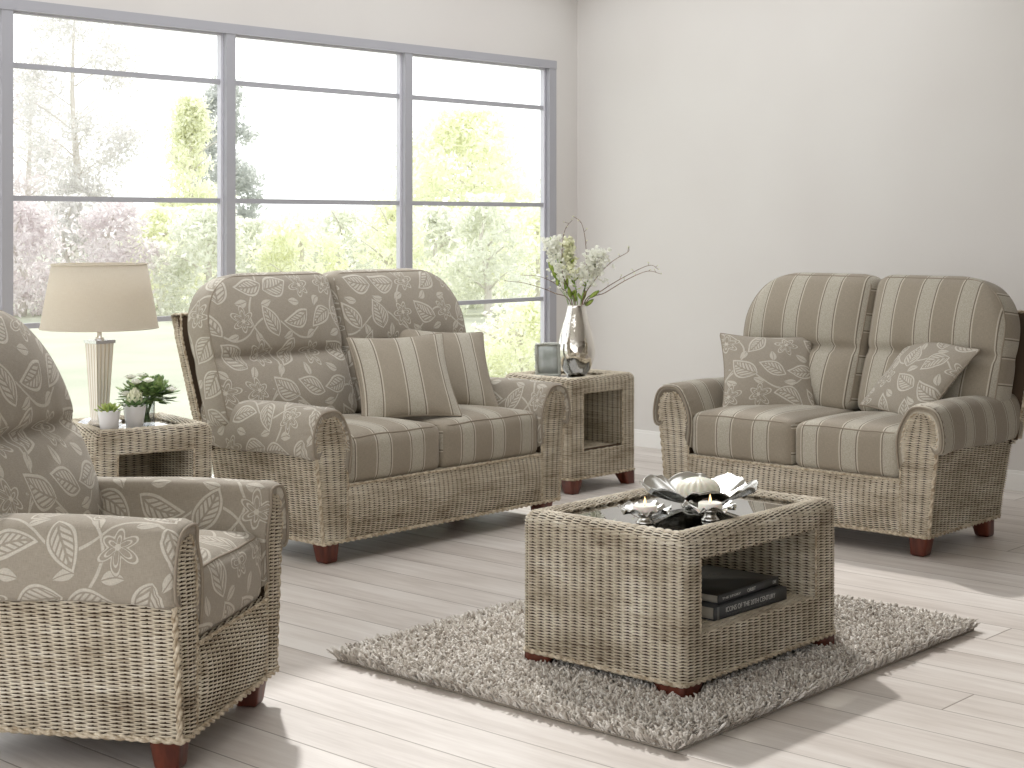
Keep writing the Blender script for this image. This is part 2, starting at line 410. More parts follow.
def rbox(size, r, n=(12, 12, 12), deform=None):
    """welded rounded box centred on 0; returns V, Q, luv (by face: x-faces uv=(z,y), y-faces (x,z), z-faces (x,y))"""
    hs = np.array(size)/2; r = min(r, hs.min()*.999); n = np.array(n)
    ax = [np.linspace(-1, 1, k+1) for k in n]; ax = [(.55*a+.45*np.sin(a*PI/2))*h for a, h in zip(ax, hs)]
    keys, quads, fid = [], [], []
    def K(i, j, k): return (i*(n[1]+1)+j)*(n[2]+1)+k
    for d in range(3):
        e, g_ = [k for k in range(3) if k != d]
        I, J = np.meshgrid(np.arange(n[e]), np.arange(n[g_]), indexing='ij'); I = I.ravel(); J = J.ravel()
        for side in (0, n[d]):
            q = []
            for di, dj in ((0, 0), (1, 0), (1, 1), (0, 1)):
                c = [None]*3; c[d] = np.full(len(I), side); c[e] = I+di; c[g_] = J+dj; q.append(K(*c))
            q = np.stack(q, 1)
            # orientation: outward
            flip = (side > 0) ^ (d == 1)
            if not flip: q = q[:, ::-1]
            quads.append(q); fid.append(np.full(len(q), d))
    Q = np.concatenate(quads); fid = np.concatenate(fid)
    used, inv = np.unique(Q, return_inverse=True); Q = inv.reshape(-1, 4)
    k = used % (n[2]+1); j = used//(n[2]+1) % (n[1]+1); i = used//(n[2]+1)//(n[1]+1)
    P = np.stack([ax[0][i], ax[1][j], ax[2][k]], 1)
    P0 = P.copy()
    q = np.clip(P, -(hs-r), hs-r); D = P-q; L = np.linalg.norm(D, axis=1, keepdims=True); L[L < 1e-9] = 1
    P = np.where(L > 1e-8, q+D/L*r, P)
    if deform is not None: P = deform(P)
    X = P[Q]
    luv = np.where(fid[:, None, None] == 0, X[:, :, [2, 1]], np.where(fid[:, None, None] == 1, X[:, :, [0, 2]], X[:, :, [0, 1]]))
    return P, Q, luv
def box(mb, lo, hi, m, r=.002, n=2):
    lo = np.array(lo, float); hi = np.array(hi, float); P, Q, luv = rbox(hi-lo, r, (n+1,)*3)
    mb.add(P+(lo+hi)/2, Q, m, luv=luv); return mb
def flatbox(mb, lo, hi, m):
    x0, y0, z0 = lo; x1, y1, z1 = hi
    V = [(x0, y0, z0), (x1, y0, z0), (x1, y1, z0), (x0, y1, z0), (x0, y0, z1), (x1, y0, z1), (x1, y1, z1), (x0, y1, z1)]
    mb.add(V, [(0, 3, 2, 1), (4, 5, 6, 7), (0, 1, 5, 4), (1, 2, 6, 5), (2, 3, 7, 6), (3, 0, 4, 7)], m); return mb
def taper_leg(parent, x, y, h=.095, wt=.085, wb=.062, z0=0., lean=(0, 0)):
    P, Q, luv = rbox((1, 1, 1), .12, (6, 6, 6))
    t = P[:, 2]+.5; w = wb+(wt-wb)*t
    V = np.stack([P[:, 0]*w+lean[0]*(1-t), P[:, 1]*w+lean[1]*(1-t), t*h], 1)
    return MB().add(V, Q, M['leg'], luv=luv).build('leg', parent, loc=(x, y, z0))

# ------------------------------------------------------------------ room shell
WX, WY = 7.75, 6.46
def struct(o): o['kind'] = 'structure'; return o
X0, Y0, ZC = -1.16, -3.0, 2.85
struct(flatbox(MB(), (X0, Y0, -.12), (WX+.2, WY+.2, 0), M['floor']).build('floor', smooth=False))
struct(flatbox(MB(), (WX, Y0, 0), (WX+.2, WY+.2, ZC), M['wall']).build('wall_right', smooth=False))
wl = MB(); ZH = 2.342
flatbox(wl, (X0, WY, ZH), (WX, WY+.06, ZC), M['wall']); flatbox(wl, (7.54, WY, 0), (WX, WY+.06, ZH), M['wall']); flatbox(wl, (X0, WY, 0), (7.54, WY+.2, .05), M['wall'])
struct(wl.build('wall_back', smooth=False))
def skirting(name, lo, hi, ax):
    mb = MB(); flatbox(mb, lo, hi, M['trim'])
    l2, h2 = list(lo), list(hi); l2[2] = hi[2]; h2[2] = hi[2]+.015
    if ax == 'x': l2[0] += .007
    else: l2[1] += .007
    flatbox(mb, l2, h2, M['trim']); return struct(mb.build(name, smooth=False))
skirting('baseboard_right', (WX-.016, Y0, 0), (WX, WY-.016, .085), 'x')
skirting('baseboard_back', (7.54, WY-.016, 0), (WX-.016, WY, .085), 'y')
struct(flatbox(MB(), (X0, Y0-.2, 0), (WX+.2, Y0, ZC), mat('bounce_cut_paint', srgb(150, 142, 134), .9)[0]).build('wall_front', smooth=False))  # unseen wall, toned dark to cut light bounced from behind the camera
ce = MB(); cm_ = mat('ceiling_paint', srgb(216, 213, 208), .9)[0]     # unseen ceiling; its opening is added to let sun onto the floor
SX0, SX1, SY0, SY1 = 2.6, 7.6, 3.6, 6.3
for lo, hi in (((X0, Y0, ZC), (WX+.2, SY0, ZC+.2)), ((X0, SY1, ZC), (WX+.2, WY+.2, ZC+.2)), ((X0, SY0, ZC), (SX0, SY1, ZC+.2)), ((SX1, SY0, ZC), (WX+.2, SY1, ZC+.2))): flatbox(ce, lo, hi, cm_)
struct(ce.build('ceiling', smooth=False))
# windows: bays between mullions
mull = [7.505, 6.277, 5.038, 3.80, 2.57, 1.34, .11, -1.12]
for i in range(len(mull)-1):
    xr, xl = mull[i]-.028, mull[i+1]+.028
    if i == 0: xr = 7.47
    w = empty('window_%d' % (i+1), ((xl+xr)/2, WY+.06, .05)); w['kind'] = 'structure'
    w.location = (0, 0, 0)
    fr = MB()
    fw = .014
    flatbox(fr, (xl, WY+.02, .05), (xl+fw, WY+.05, ZH-.04), M['bead']); flatbox(fr, (xr-fw, WY+.02, .05), (xr, WY+.05, ZH-.04), M['bead'])
    flatbox(fr, (xl+fw, WY+.02, ZH-.04-fw), (xr-fw, WY+.05, ZH-.04), M['bead']); flatbox(fr, (xl+fw, WY+.02, .05), (xr-fw, WY+.05, .05+fw), M['bead'])
    struct(fr.build('window_sash', w, smooth=False))
    for z in (2.056, 1.461, .886, .30):
        struct(flatbox(MB(), (xl+fw, WY+.025, z-.012), (xr-fw, WY+.045, z+.012), M['frame']).build('glazing_bar', w, smooth=False))
    struct(flatbox(MB(), (xl+fw, WY+.046, .05+fw), (xr-fw, WY+.049, ZH-.04-fw), M['pane']).build('window_pane', w, smooth=False))
fr = MB()
flatbox(fr, (X0, WY-.012, ZH-.045), (7.54, WY+.05, ZH+.005), M['frame']); flatbox(fr, (X0, WY-.03, .05), (7.54, WY+.1, .085), M['trim'])
struct(fr.build('trim_1', smooth=False))
for i, x in enumerate(mull):
    a, bb = (x-.028, x+.028) if i else (7.477, 7.54)
    struct(flatbox(MB(), (a, WY-.008, .085), (bb, WY+.05, ZH-.045), M['frame']).build('trim_%d' % (i+2), smooth=False))

# ------------------------------------------------------------------ upholstered wicker seating
def arm_outer(z):
    z = np.asarray(z, float); t = np.clip((z-.09)/.41, 0, 1)
    x = -.043*t**1.2
    k = np.clip((z-.50)/.087, 0, 1); xc = .03
    return xc+(x-xc)*np.sqrt(np.clip(1-k*k, 0, 1))
def arm_inner(z, AW):
    z = np.asarray(z, float); k = np.clip((z-.39)/.197, 0, 1); xc = .03
    return xc+(AW-xc)*np.sqrt(np.clip(1-k**2.2, 0, 1))
def back_y(z):
    z = np.asarray(z, float)
    return np.where(z < .41, .64+.05*(z-.09)/.32, .69+.19*((z-.41)/.51))

def cushion_mesh(size, r, n, deform, mt, uvoff=(0, 0), uvdef=None, pipe=None, front='y'):
    P, Q, luv = rbox(size, r, n, None)
    # uv from undeformed shape so that stripes follow the cloth
    luv = luv+np.array(uvoff)
    mb = MB(); mb.add(deform(P), Q, mt, luv=luv)
    return mb

def piping(mb, size, r, deform, mt, plane='y', side=-1, rad=.0045):
    """cord round the edge of one face of a rounded box, following the deformation"""
    hs = np.array(size)/2; d = {'x': 0, 'y': 1, 'z': 2}[plane]; e, g_ = [k for k in range(3) if k != d]
    k = .293*r; a, c = hs[e]-k, hs[g_]-k; rr = r*1.0
    pts = []
    for sx, sy, a0 in ((1, 1, 0), (-1, 1, PI/2), (-1, -1, PI), (1, -1, 1.5*PI)):
        for t in np.linspace(0, PI/2, 6):
            p = np.zeros(3); p[e] = sx*(a-rr)+rr*math.cos(a0+t); p[g_] = sy*(c-rr)+rr*math.sin(a0+t); p[d] = side*(hs[d]-k); pts.append(p)
    P = resample(pts, .02, True); P = deform(P)
    tube(mb, P, rad, mt, 6, False); return mb

def seat_cushion(root, xc, w, depth, z0, h, mt, uvx=0., yf=-.005, name='seat_cushion', label=None):
    size = (w-.002, depth, h+.006); r = .040
    def df(P):
        x, y, z = P[:, 0]/(w/2), P[:, 1]/(depth/2), P[:, 2]/(h/2)
        up = (z+1)/2
        q = P.copy()
        q[:, 2] += (.028*(1-x**2)*(1-np.clip(y, -1, 1)**4)*up)+.012*np.clip(-y, 0, 1)*0
        q[:, 1] -= .014*(1-z**2)*(1-x**2)*(y < 0)*np.abs(y)
        q[:, 2] += .002*np.sin(P[:, 0]*23+P[:, 1]*9)*up
        q[:, 0] += .006*(1-z**2)*x*(1-y**2)
        return q+np.array([xc, yf+depth/2, z0+h/2])
    mb = cushion_mesh(size, r, (36, 30, 14), df, mt, (uvx, 0))
    piping(mb, size, r, df, M['piping'], 'z', 1, .0035); piping(mb, size, r, df, M['piping'], 'z', -1, .0035)
    o = mb.build(name, root)
    if label: o['label'] = label
    return o

def back_cushion(root, xl, xr, z0, z1, mt, outer, R=.23, T=.17, ybot=.475, lean=.385, uvx=0., label=None, R2=.05):
    """outer = -1 left, +1 right, 0 both corners round"""
    w, h = xr-xl, z1-z0; size = (w, T, h); r = .055
    def xlim(z, RR):
        zz = np.clip(z-(h/2-RR), 0, RR); return RR-np.sqrt(np.clip(RR*RR-zz*zz, 0, None))
    def df(P):
        x, y, z = P[:, 0].copy(), P[:, 1], P[:, 2]
        RL, RR_ = (R if outer in (-1, 0) else R2), (R if outer in (1, 0) else R2)
        rb = .07
        lim = lambda RX, s: np.where(z > 0, xlim(z, RX), xlim(-z, rb))
        xl_, xr_ = -w/2+lim(RL, -1), w/2-lim(RR_, 1)
        t = (x+w/2)/w; x = xl_+(xr_-xl_)*t
        u = np.clip(2*t-1, -1, 1); s = z/(h/2)
        f = np.clip((-y/(T/2)), -1, 1)                      # +1 front
        edge = (1-np.abs(u)**3)
        zt = -.04*h
        two = np.where(z > zt, np.sin(np.clip((z-zt)/(h/2-zt), 0, 1)*PI)**.7, np.sin(np.clip((zt-z)/(h/2+zt), 0, 1)*PI)**.7)
        groove = np.exp(-((z-zt)/.016)**2)*(.3+.7*edge)
        puff = .045*edge*two-.030*groove
        yy = y-np.clip(f, 0, 1)*puff
        # pinch sides at tuft
        x = x*(1-.018*np.exp(-((z-zt)/.03)**2))
        # narrower towards the bottom back, thinner near the top
        yy = yy*(1-.18*np.clip(s, 0, 1)**2)
        # wrinkles near tuft
        yy = yy-np.clip(f, 0, 1)*.0030*np.sin(x*62+z*8)*np.exp(-((z-zt-.03)/.05)**2)
        Y = ybot+T/2+lean*(z+h/2)*(1-.12*(z+h/2)/h)+yy
        return np.stack([x+(xl+xr)/2, Y, z+(z0+z1)/2-.12*yy], 1)
    P, Q, luv = rbox(size, r, (34, 12, 44), None)
    D = df(P)
    # front uv follows real x,z ; boxing keeps (z,y)
    Xn = D[Q]; old = luv
    D0 = D; isx = np.abs(old[:, :, 0]-P[Q][:, :, 2]).max(1) < 1e-9
    isf = np.abs(old[:, :, 1]-P[Q][:, :, 2]).max(1) < 1e-9
    luv = old.copy(); luv[isf, :, 0] = Xn[isf][:, :, 0]; pass
    top = ~(isx | isf); luv[top, :, 0] = Xn[top][:, :, 0]
    luv = luv+np.array((uvx, .37))
    mb = MB().add(D, Q, mt, luv=luv)
    piping(mb, size, r, df, M['piping'], 'y', -1, .0035); piping(mb, size, r, df, M['piping'], 'y', 1, .0035)
    o = mb.build('back_cushion', root)
    if label: o['label'] = label
    return o

def arm_pad(root, W, AW, side, mt, label=None):
    """cloth wrapped over the wicker arm; side -1 left arm, +1 right arm (mirrored)"""
    t = .020
    key = [(AW+.012, .34), (AW+t, .42), (AW+t-.004, .49), (AW-.012, .562), (.072, .611), (.02, .620), (-.030, .608), (-.058, .570), (-.071, .505), (-.070, .455), (-.060, .428), (-.038, .424)]
    path = smooth_path([(a, 0, b_) for a, b_ in key], 5); path = resample(path, .012)
    n = len(path); L = np.r_[0, np.cumsum(np.linalg.norm(np.diff(path, axis=0), axis=1))]
    core = np.stack([np.clip(path[:, 0], -.045, AW-.008), path[:, 2]*0, np.clip(path[:, 2]-.03, .36, .60)], 1)
    c0 = np.array([.03, 0, .50])
    # arc: shrink factor towards arm front outline
    ys = np.r_[np.array([-.004, -.013, -.015, -.007, .006, .02, .04]), np.linspace(.07, .64, 26), np.array([.67, .70, .725, .74, .745])]
    sh = np.r_[np.array([.56, .80, .92, .98, 1.0, 1.01, 1.015]), np.full(26, 1.0), np.array([1.0, .99, .95, .88, .75])]
    V = []; uv = []
    for y, s in zip(ys, sh):
        p = c0+(path-c0)*np.array([s, 1, s])
        g_ = math.exp(-max(y, 0)/.045)
        d = path-c0; d = d/np.maximum(np.linalg.norm(d, axis=1, keepdims=True), 1e-6)
        wr = .0048*np.sin(L*2*PI/.030+1.6*np.sin(y*40+1))*g_*(y > -.005)+.002*np.sin(L*14+y*11)
        p = p+d*wr[:, None]
        p[:, 1] = y
        if y > .05:      # slight sag at bottom outer edge
            p[:, 2] += .004*np.sin(y*9)*(L/L[-1])
        V.append(p); uv.append(np.stack([np.full(n, y), L+.05], 1))
    V = np.array(V); V[:, :, 1] += np.where(V[:, :, 2] > .3, 0, 0)
    V = V.reshape(-1, 3); uv = np.concatenate(uv); Q = grid(len(ys), n)
    if side > 0:
        V[:, 0] = W-V[:, 0]; Q = Q[:, ::-1]; uv[:, 0] += .11; uv[:, 1] += .23
    mb = MB().add(V, Q, mt, uv)
    G = V.reshape(len(ys), n, 3)
    tube(mb, resample(G[2]+np.array([0, -.002, 0]), .015), .0048, M['piping'], 6)
    tube(mb, resample(G[:-3, -1], .03), .004, mt, 6)
    o = mb.build('arm_pad', root)
    if label: o['label'] = label
    return o

def arm_wicker(root, W, AW, side, seed, sv):
    mb = MB(); mx = (lambda x: x) if side < 0 else (lambda x: W-x); fl = 1 if side < 0 else -1
    # outer side panel: u along depth, v height
    def f(u, v):
        z = .09+v; y0 = .004; y = y0+(back_y(z)-y0)*(u/.66)
        return np.stack([mx(arm_outer(z)), y, z], 1)
    weave(mb, f, .66, .37, sv=sv, flip=-fl, seed=seed)
    # front face of the arm: u from outer to inner edge
    zt = .5865
    def g_(u, v):
        z = .09+v; a, c = arm_outer(z), arm_inner(z, AW); s = u/AW
        y = -.004-.010*np.sin(np.clip(s, 0, 1)*PI)
        return np.stack([mx(a+(c-a)*s), y, z], 1)
    weave(mb, g_, AW, zt-.09-.004, ns=4, sv=sv, flip=fl, seed=seed+1, pitch=.03)
    zz = .432; rope(mb, [(mx(float(arm_outer(zz))-.002), y, zz) for y in np.linspace(.0, .68, 12)], .0055)
    # solid body behind (so nothing is hollow)
    zz = np.linspace(.095, .582, 24); a, c = arm_outer(zz)+.006, arm_inner(zz, AW)-.004
    ring = np.concatenate([np.stack([a, zz], 1), np.stack([c, zz], 1)[::-1]]); k = len(ring)
    V = np.concatenate([np.stack([mx(ring[:, 0]), np.full(k, .004), ring[:, 1]], 1), np.stack([mx(ring[:, 0]), np.full(k, .62), ring[:, 1]], 1)])
    i = np.arange(k); i2 = (i+1) % k; Q = np.stack([i, i2, i2+k, i+k], 1); mb.add(V, Q, M['shade_lining'])
    # cord round the arm front
    zz = np.linspace(.09, .5865, 40)
    P = np.concatenate([np.stack([arm_outer(zz)-.002, zz], 1), np.stack([arm_inner(zz, AW)+.002, zz], 1)[::-1]])
    pts = np.stack([mx(P[:, 0]), np.full(len(P), -.008), P[:, 1]], 1)
    rope(mb, pts[:len(zz)]+np.array([0, .006, 0]), .0095); rope(mb, pts[len(zz):], .0055)
    return mb.build('arm', root)

def sofa(name, loc, rz, W, AW, seats, back_m, seat_m, arm_m, seams, sv, seed, labels, topz=1.13, bx=.085):
    root = empty(name, loc, rz)
    for s in (-1, 1): arm_wicker(root, W, AW, s, seed+s*5, sv)
    # front panel with a belly
    mb = MB()
    zf = .305
    def f(u, v):
        s = np.clip(v/(zf-.09), 0, 1); x = AW+u
        e = np.clip(np.minimum(u, (W-2*AW)-u)/.05, 0, 1)
        return np.stack([x, -.002-.020*np.sin(s*PI)**.8*np.sqrt(e)-.004*s, .09+v], 1)
    weave(mb, f, W-2*AW, zf-.09, sv=sv, flip=1, seed=seed+2, pitch=.027)
    def f2(u, v):                       # top lip running back under the seat cushion
        return np.stack([AW+u, -.006+v, np.full_like(u, zf)], 1)
    weave(mb, f2, W-2*AW, .05, sv=sv, flip=1, seed=seed+3, pitch=.027)
    rope(mb, [(AW, -.014, zf), (W-AW, -.014, zf)], .0055)
    flatbox(mb, (AW-.01, .01, .10), (W-AW+.01, .62, zf-.006), M['shade_lining'])
    # base cord all round
    rope(mb, [(0, .64, .088), (-.002, -.010, .088), (.0, -.012, .088), (AW, -.012, .088), (W-AW, -.012, .088), (W, -.012, .088), (W+.002, -.010, .088), (W, .64, .088)], .009)
    flatbox(mb, (.008, .0, .082), (W-.008, .63, .094), M['shade_lining'])
    mb.build('base_panel', root)
    # wicker back
    mb = MB(); ex = .074; th = .042
    # side edges (u across the thickness, v up)
    for s in (-1, 1):
        xs_ = -ex if s < 0 else W+ex
        def fs(u, v):
            z = .40+v; k = np.clip((z-.86)/.08, 0, 1)
            x = xs_-s*(-.0)+(-s)*(.03*np.clip((.52-z)/.12, 0, 1)+.02*k**2)
            return np.stack([x, back_y(z)-th+u, z], 1)
        weave(mb, fs, th, .558, ns=2, sv=sv, flip=-s*-1 if False else (1 if s > 0 else -1), seed=seed+7+s)
    ztop = .958
    def fr_(u, v):                      # rear surface, lower part included
        z = .09+v; k = np.clip((z-.5)/.05, 0, 1)
        return np.stack([-ex+u, back_y(z)+.003, z], 1)
    gu, gv = np.meshgrid(np.linspace(0, W+2*ex, 30), np.linspace(.33, ztop-.09, 20), indexing='ij')
    mb.add(fr_(gu.ravel(), gv.ravel()), grid(30, 20), M['wicker'], np.stack([gu.ravel(), gv.ravel()], 1))
    gu2, gv2 = np.meshgrid(np.linspace(ex, W+ex, 30), np.linspace(0, .33, 8), indexing='ij')
    mb.add(fr_(gu2.ravel(), gv2.ravel()), grid(30, 8), M['wicker'], np.stack([gu2.ravel(), gv2.ravel()], 1))
    P = fr_(gu.ravel(), gv.ravel()); P[:, 1] -= th+.001; mb.add(P, grid(30, 20)[:, ::-1], M['shade_lining'])
    zz = np.linspace(.42, .958, 14)
    for s in (-1, 1):
        xs_ = -ex if s < 0 else W+ex
        for off in (0, -th):
            rope(mb, np.stack([xs_+(-s)*(.03*np.clip((.52-zz)/.12, 0, 1)+.02*np.clip((zz-.86)/.08, 0, 1)**2), back_y(zz)+off, zz], 1), .006)
    for off in (0, -th): rope(mb, [(-ex+.015, float(back_y(ztop))+off, ztop), (W+ex-.015, float(back_y(ztop))+off, ztop)], .007)
    def ft(u, v): return np.stack([-ex+u, float(back_y(ztop))-th+v, np.full_like(u, ztop)], 1)
    weave(mb, ft, W+2*ex, th, sv=sv, flip=1, seed=seed+9)
    mb.build('back_panel', root)
    # cushions
    xs_ = [AW+.004]+list(seams)+[W-AW-.004]
    for i in range(seats):
        seat_cushion(root, (xs_[i]+xs_[i+1])/2, xs_[i+1]-xs_[i], (.58), .302, .195 if seats > 1 else .185, M[seat_m], uvx=(.03, .12)[i % 2])
    bxs = [-bx]+list(seams)+[W+(.045 if seats > 1 else -.015)]
    for i in range(seats):
        outer = 0 if seats == 1 else (-1 if i == 0 else 1)
        back_cushion(root, bxs[i]+(.003 if i else 0), bxs[i+1]-(.003 if i < seats-1 else 0), .475, topz, M[back_m], outer, R=.25 if seats > 1 else .33, uvx=(.05, .13)[i % 2])
    for s in (-1, 1): arm_pad(root, W, AW, s, M[arm_m])
    for lx, ly, le in ((.055, .05, (.008, 0)), (W-.055, .05, (-.008, 0)), (.055, .58, (0, .03)), (W-.055, .58, (0, .03))):
        taper_leg(root, lx, ly, lean=le)
    tag(root, *labels)
    return root

s1 = sofa('wicker_sofa', (4.20, 4.80, 0), 0, 1.42, .12, 2, 'leaf', 'stripe', 'leaf', [.665], .0046, 1,
          ('two-seat wicker sofa in front of the window, leaf-patterned back cushions and striped seat', 'sofa', 'two-seat wicker sofas'))
s2 = sofa('wicker_sofa', (5.92, 4.40, 0), -PI/2, 1.30, .12, 2, 'stripe', 'stripe', 'stripe', [.665], .0046, 21,
          ('two-seat wicker sofa against the right wall, striped all over', 'sofa', 'two-seat wicker sofas'), topz=1.11, bx=.012)
ac = sofa('wicker_armchair', (2.368, 3.234, 0), math.radians(30.3), .66, .085, 1, 'leaf', 'leaf', 'leaf', [], .0050, 41,
          ('wicker armchair upholstered in leaf-patterned fabric, cut off by the left edge of the photo', 'armchair'), topz=1.12, bx=.075)

# ------------------------------------------------------------------ wicker box tables
def rect_pt(u, off, w, d, rc):
    """point on rounded rectangle (0..w,0..d) walked anticlockwise from the front-left corner, inset by off; u in 0..perimeter (outer straight lengths)"""
    per = 2*(w+d); u = np.mod(u, per); segs = [w, d, w, d]; st = np.r_[0, np.cumsum(segs)]
    X = np.zeros_like(u); Y = np.zeros_like(u)
    corners = [(0, 0), (w, 0), (w, d), (0, d)]; dirs = [(1, 0), (0, 1), (-1, 0), (0, -1)]
    mm = np.maximum(rc, off+.004); rad = mm-off
    for k in range(4):
        sel = (u >= st[k]) & (u < st[k+1]+(1e-9 if k == 3 else 0)); t = u-st[k]; L = segs[k]
        cx, cy = corners[k]; dx, dy = dirs[k]; nx, ny = -dy, dx      # inward normal
        # corner zones of length rc at each end, mapped to half arcs
        tt = np.clip(t, rc, L-rc); f = (tt-rc)/(L-2*rc)
        px = cx+dx*(mm+(L-2*mm)*f)+nx*off; py = cy+dy*(mm+(L-2*mm)*f)+ny*off
        a = np.clip((rc-t)/rc, 0, 1)*PI/4; c1x, c1y = cx+dx*mm+nx*mm, cy+dy*mm+ny*mm
        qx = c1x-nx*rad*np.cos(a)-dx*rad*np.sin(a); qy = c1y-ny*rad*np.cos(a)-dy*rad*np.sin(a)
        px = np.where(t < rc, qx, px); py = np.where(t < rc, qy, py)
        a = np.clip((t-(L-rc))/rc, 0, 1)*PI/4; c2x, c2y = cx+dx*(L-mm)+nx*mm, cy+dy*(L-mm)+ny*mm
        qx = c2x-nx*rad*np.cos(a)+dx*rad*np.sin(a); qy = c2y-ny*rad*np.cos(a)+dy*rad*np.sin(a)
        px = np.where(t > L-rc, qx, px); py = np.where(t > L-rc, qy, py)
        X = np.where(sel, px, X); Y = np.where(sel, py, Y)
    return X, Y

def wicker_table(name, loc, rz, w, d, z0, h, op, shelf, labels, seed, sv=.0043, rim=.075, glass=True, legh=.05, back_open=False, lowleg=True):
    """op=(x0,x1,z0,z1) opening in the front face"""
    root = empty(name, loc, rz); mb = MB(); rc = .028; rt = .032
    per = 2*(w+d); ns = 2*round(per/.033/2)
    H_ = h-z0; Ls = H_-rt; La = rt*PI/2; Lt = rim-rt; Vt = Ls+La+Lt
    def prof(v):
        a = np.clip((v-Ls)/La, 0, 1)*PI/2; tt = np.clip(v-Ls-La, 0, None)
        off = rt*(1-np.cos(a))+tt; z = z0+np.clip(v, None, Ls)+rt*np.sin(a)-.010*np.clip(tt/Lt, 0, 1)**2
        return off, z
    def f(u, v):
        off, z = prof(v); X, Y = rect_pt(u, off, w, d, rc); return np.stack([X, Y, z], 1)
    def msk(u, v):
        z = z0+v
        inx = (u > op[0]) & (u < op[1]) & (z > op[2]) & (z < op[3])
        if back_open:
            ub = u-(w+d); inx |= (ub > w-op[1]) & (ub < w-op[0]) & (z > op[2]) & (z < op[3])
        return ~inx
    weave(mb, f, per, Vt, ns=ns, sv=sv, mask=msk, seed=seed, flip=1)
    # lining behind the outer shell: opening jambs and inner walls
    ti = .035
    def wallf(p0, p1, za, zb):
        p0 = np.array(p0, float); p1 = np.array(p1, float)
        L = np.linalg.norm(p1-p0)
        return (lambda u, v: np.stack([p0[0]+(p1[0]-p0[0])*u/L, p0[1]+(p1[1]-p0[1])*u/L, za+v], 1)), L, zb-za
    zs, zt = shelf, op[3]
    inner = [((op[1], d-ti), (op[0]-0, d-ti)), ((op[0], d-ti), (op[0], .0)), ((op[1], .0), (op[1], d-ti))]
    if back_open: inner = inner[1:]
    for k, (p, q) in enumerate(inner):
        ff, L, V_ = wallf(p, q, zs, h-.045)
        g_ = (lambda u, v, ff=ff: ff(u, v))
        weave(mb, g_, L, V_, sv=sv, seed=seed+k+3, flip=-1)
    def fsh(u, v): return np.stack([op[0]+u, v, np.full_like(u, zs)], 1)
    weave(mb, fsh, op[1]-op[0], d-ti, sv=.0075, rad=.0026, A=.002, seed=seed+8, flip=1)
    def fro(u, v): return np.stack([op[0]+u, ti-v, np.full_like(u, op[3])], 1)       # soffit of the front rim
    weave(mb, fro, op[1]-op[0], ti, sv=sv, seed=seed+9, flip=1)
    def fri(u, v): return np.stack([op[1]-u, np.full_like(u, ti), op[3]+v], 1)
    weave(mb, fri, op[1]-op[0], h-.045-op[3], sv=sv, seed=seed+10, flip=1)
    rope(mb, [(op[0], .006, op[3]), (op[1], .006, op[3])], .005); rope(mb, [(op[0], .01, zs), (op[1], .01, zs)], .004)
    for xx in (op[0], op[1]): rope(mb, [(xx, -.001, zs), (xx, -.001, op[3])], .004)
    # base cord and underside
    cx, cy = rect_pt(np.linspace(0, per, 160), np.full(160, -.003), w, d, rc)
    rope(mb, np.stack([cx, cy, np.full(160, z0)], 1), .0075)
    flatbox(mb, (.01, .01, z0+.002), (w-.01, d-.01, z0+.012), M['shade_lining'])
    mb.build('wicker_body', root)
    if glass:
        g2 = MB(); m_ = rim-.004
        P, Q, luv = rbox((w-2*m_, d-2*m_, .006), .0028, (2, 2, 2)); g2.add(P+np.array([w/2, d/2, h-.016]), Q, M['tabletop'], luv=luv)
        g2.build('glass_top', root, smooth=False)
        g3 = MB()
        c = [(m_-.003, m_-.003), (w-m_+.003, m_-.003), (w-m_+.003, d-m_+.003), (m_-.003, d-m_+.003)]
        rope(g3, [(x, y, h-.010) for x, y in c]+[(c[0][0], c[0][1], h-.010)], .006)
        g3.build('rim_braid', root)
    for sx in (0, 1):
        for sy in (0, 1):
            V, Q, luv = rbox((1, 1, 1), .03, (4, 4, 4)); V = V+.5      # 0..1
            lw = .115 if lowleg else .085
            # wide block whose inner side tapers in
            t = V[:, 2]; x = V[:, 0]*lw; y = V[:, 1]*lw
            x = x*(.62+.38*t); y = y*(.62+.38*t)
            zz = t*(z0-legh)+legh if False else t*legh
            if sx: x = -x
            if sy: y = -y
            if (sx+sy) % 2: Q = Q[:, ::-1]
            X = np.stack([x, y, zz], 1)
            MB().add(X, Q, M['leg'], luv=luv).build('leg', root, loc=(.004 if not sx else w-.004, .004 if not sy else d-.004, z0-legh))
    tag(root, *labels); return root

RUGH = .022
ct = wicker_table('coffee_table', (3.64, 2.65, 0), 0, .815, .60, .062, .478, (.078, .69, .19, .405), .188,
                  ('low wicker coffee table with smoked glass top standing on the shag rug', 'coffee table'), 60, legh=.045)
et = wicker_table('side_table', (6.13, 5.14, 0), 0, .51, .47, .075, .572, (.082, .40, .21, .50), .205,
                  ('tall wicker side table in the room corner with a silver vase on it', 'side table', 'wicker side tables'), 80, legh=.075, sv=.0046, lowleg=False)
LTA = math.radians(-13)
lt = wicker_table('side_table', (3.395, 5.15, 0), LTA, .47, .47, .075, .572, (.085, .39, .15, .485), .145,
                  ('wicker side table behind the armchair, carrying the lamp and potted plants', 'side table', 'wicker side tables'), 100, legh=.075, sv=.0046, lowleg=False)
def on_lt(x, y, z=.559):
    c, s = math.cos(LTA), math.sin(LTA); return (3.395+c*x-s*y, 5.15+s*x+c*y, z)

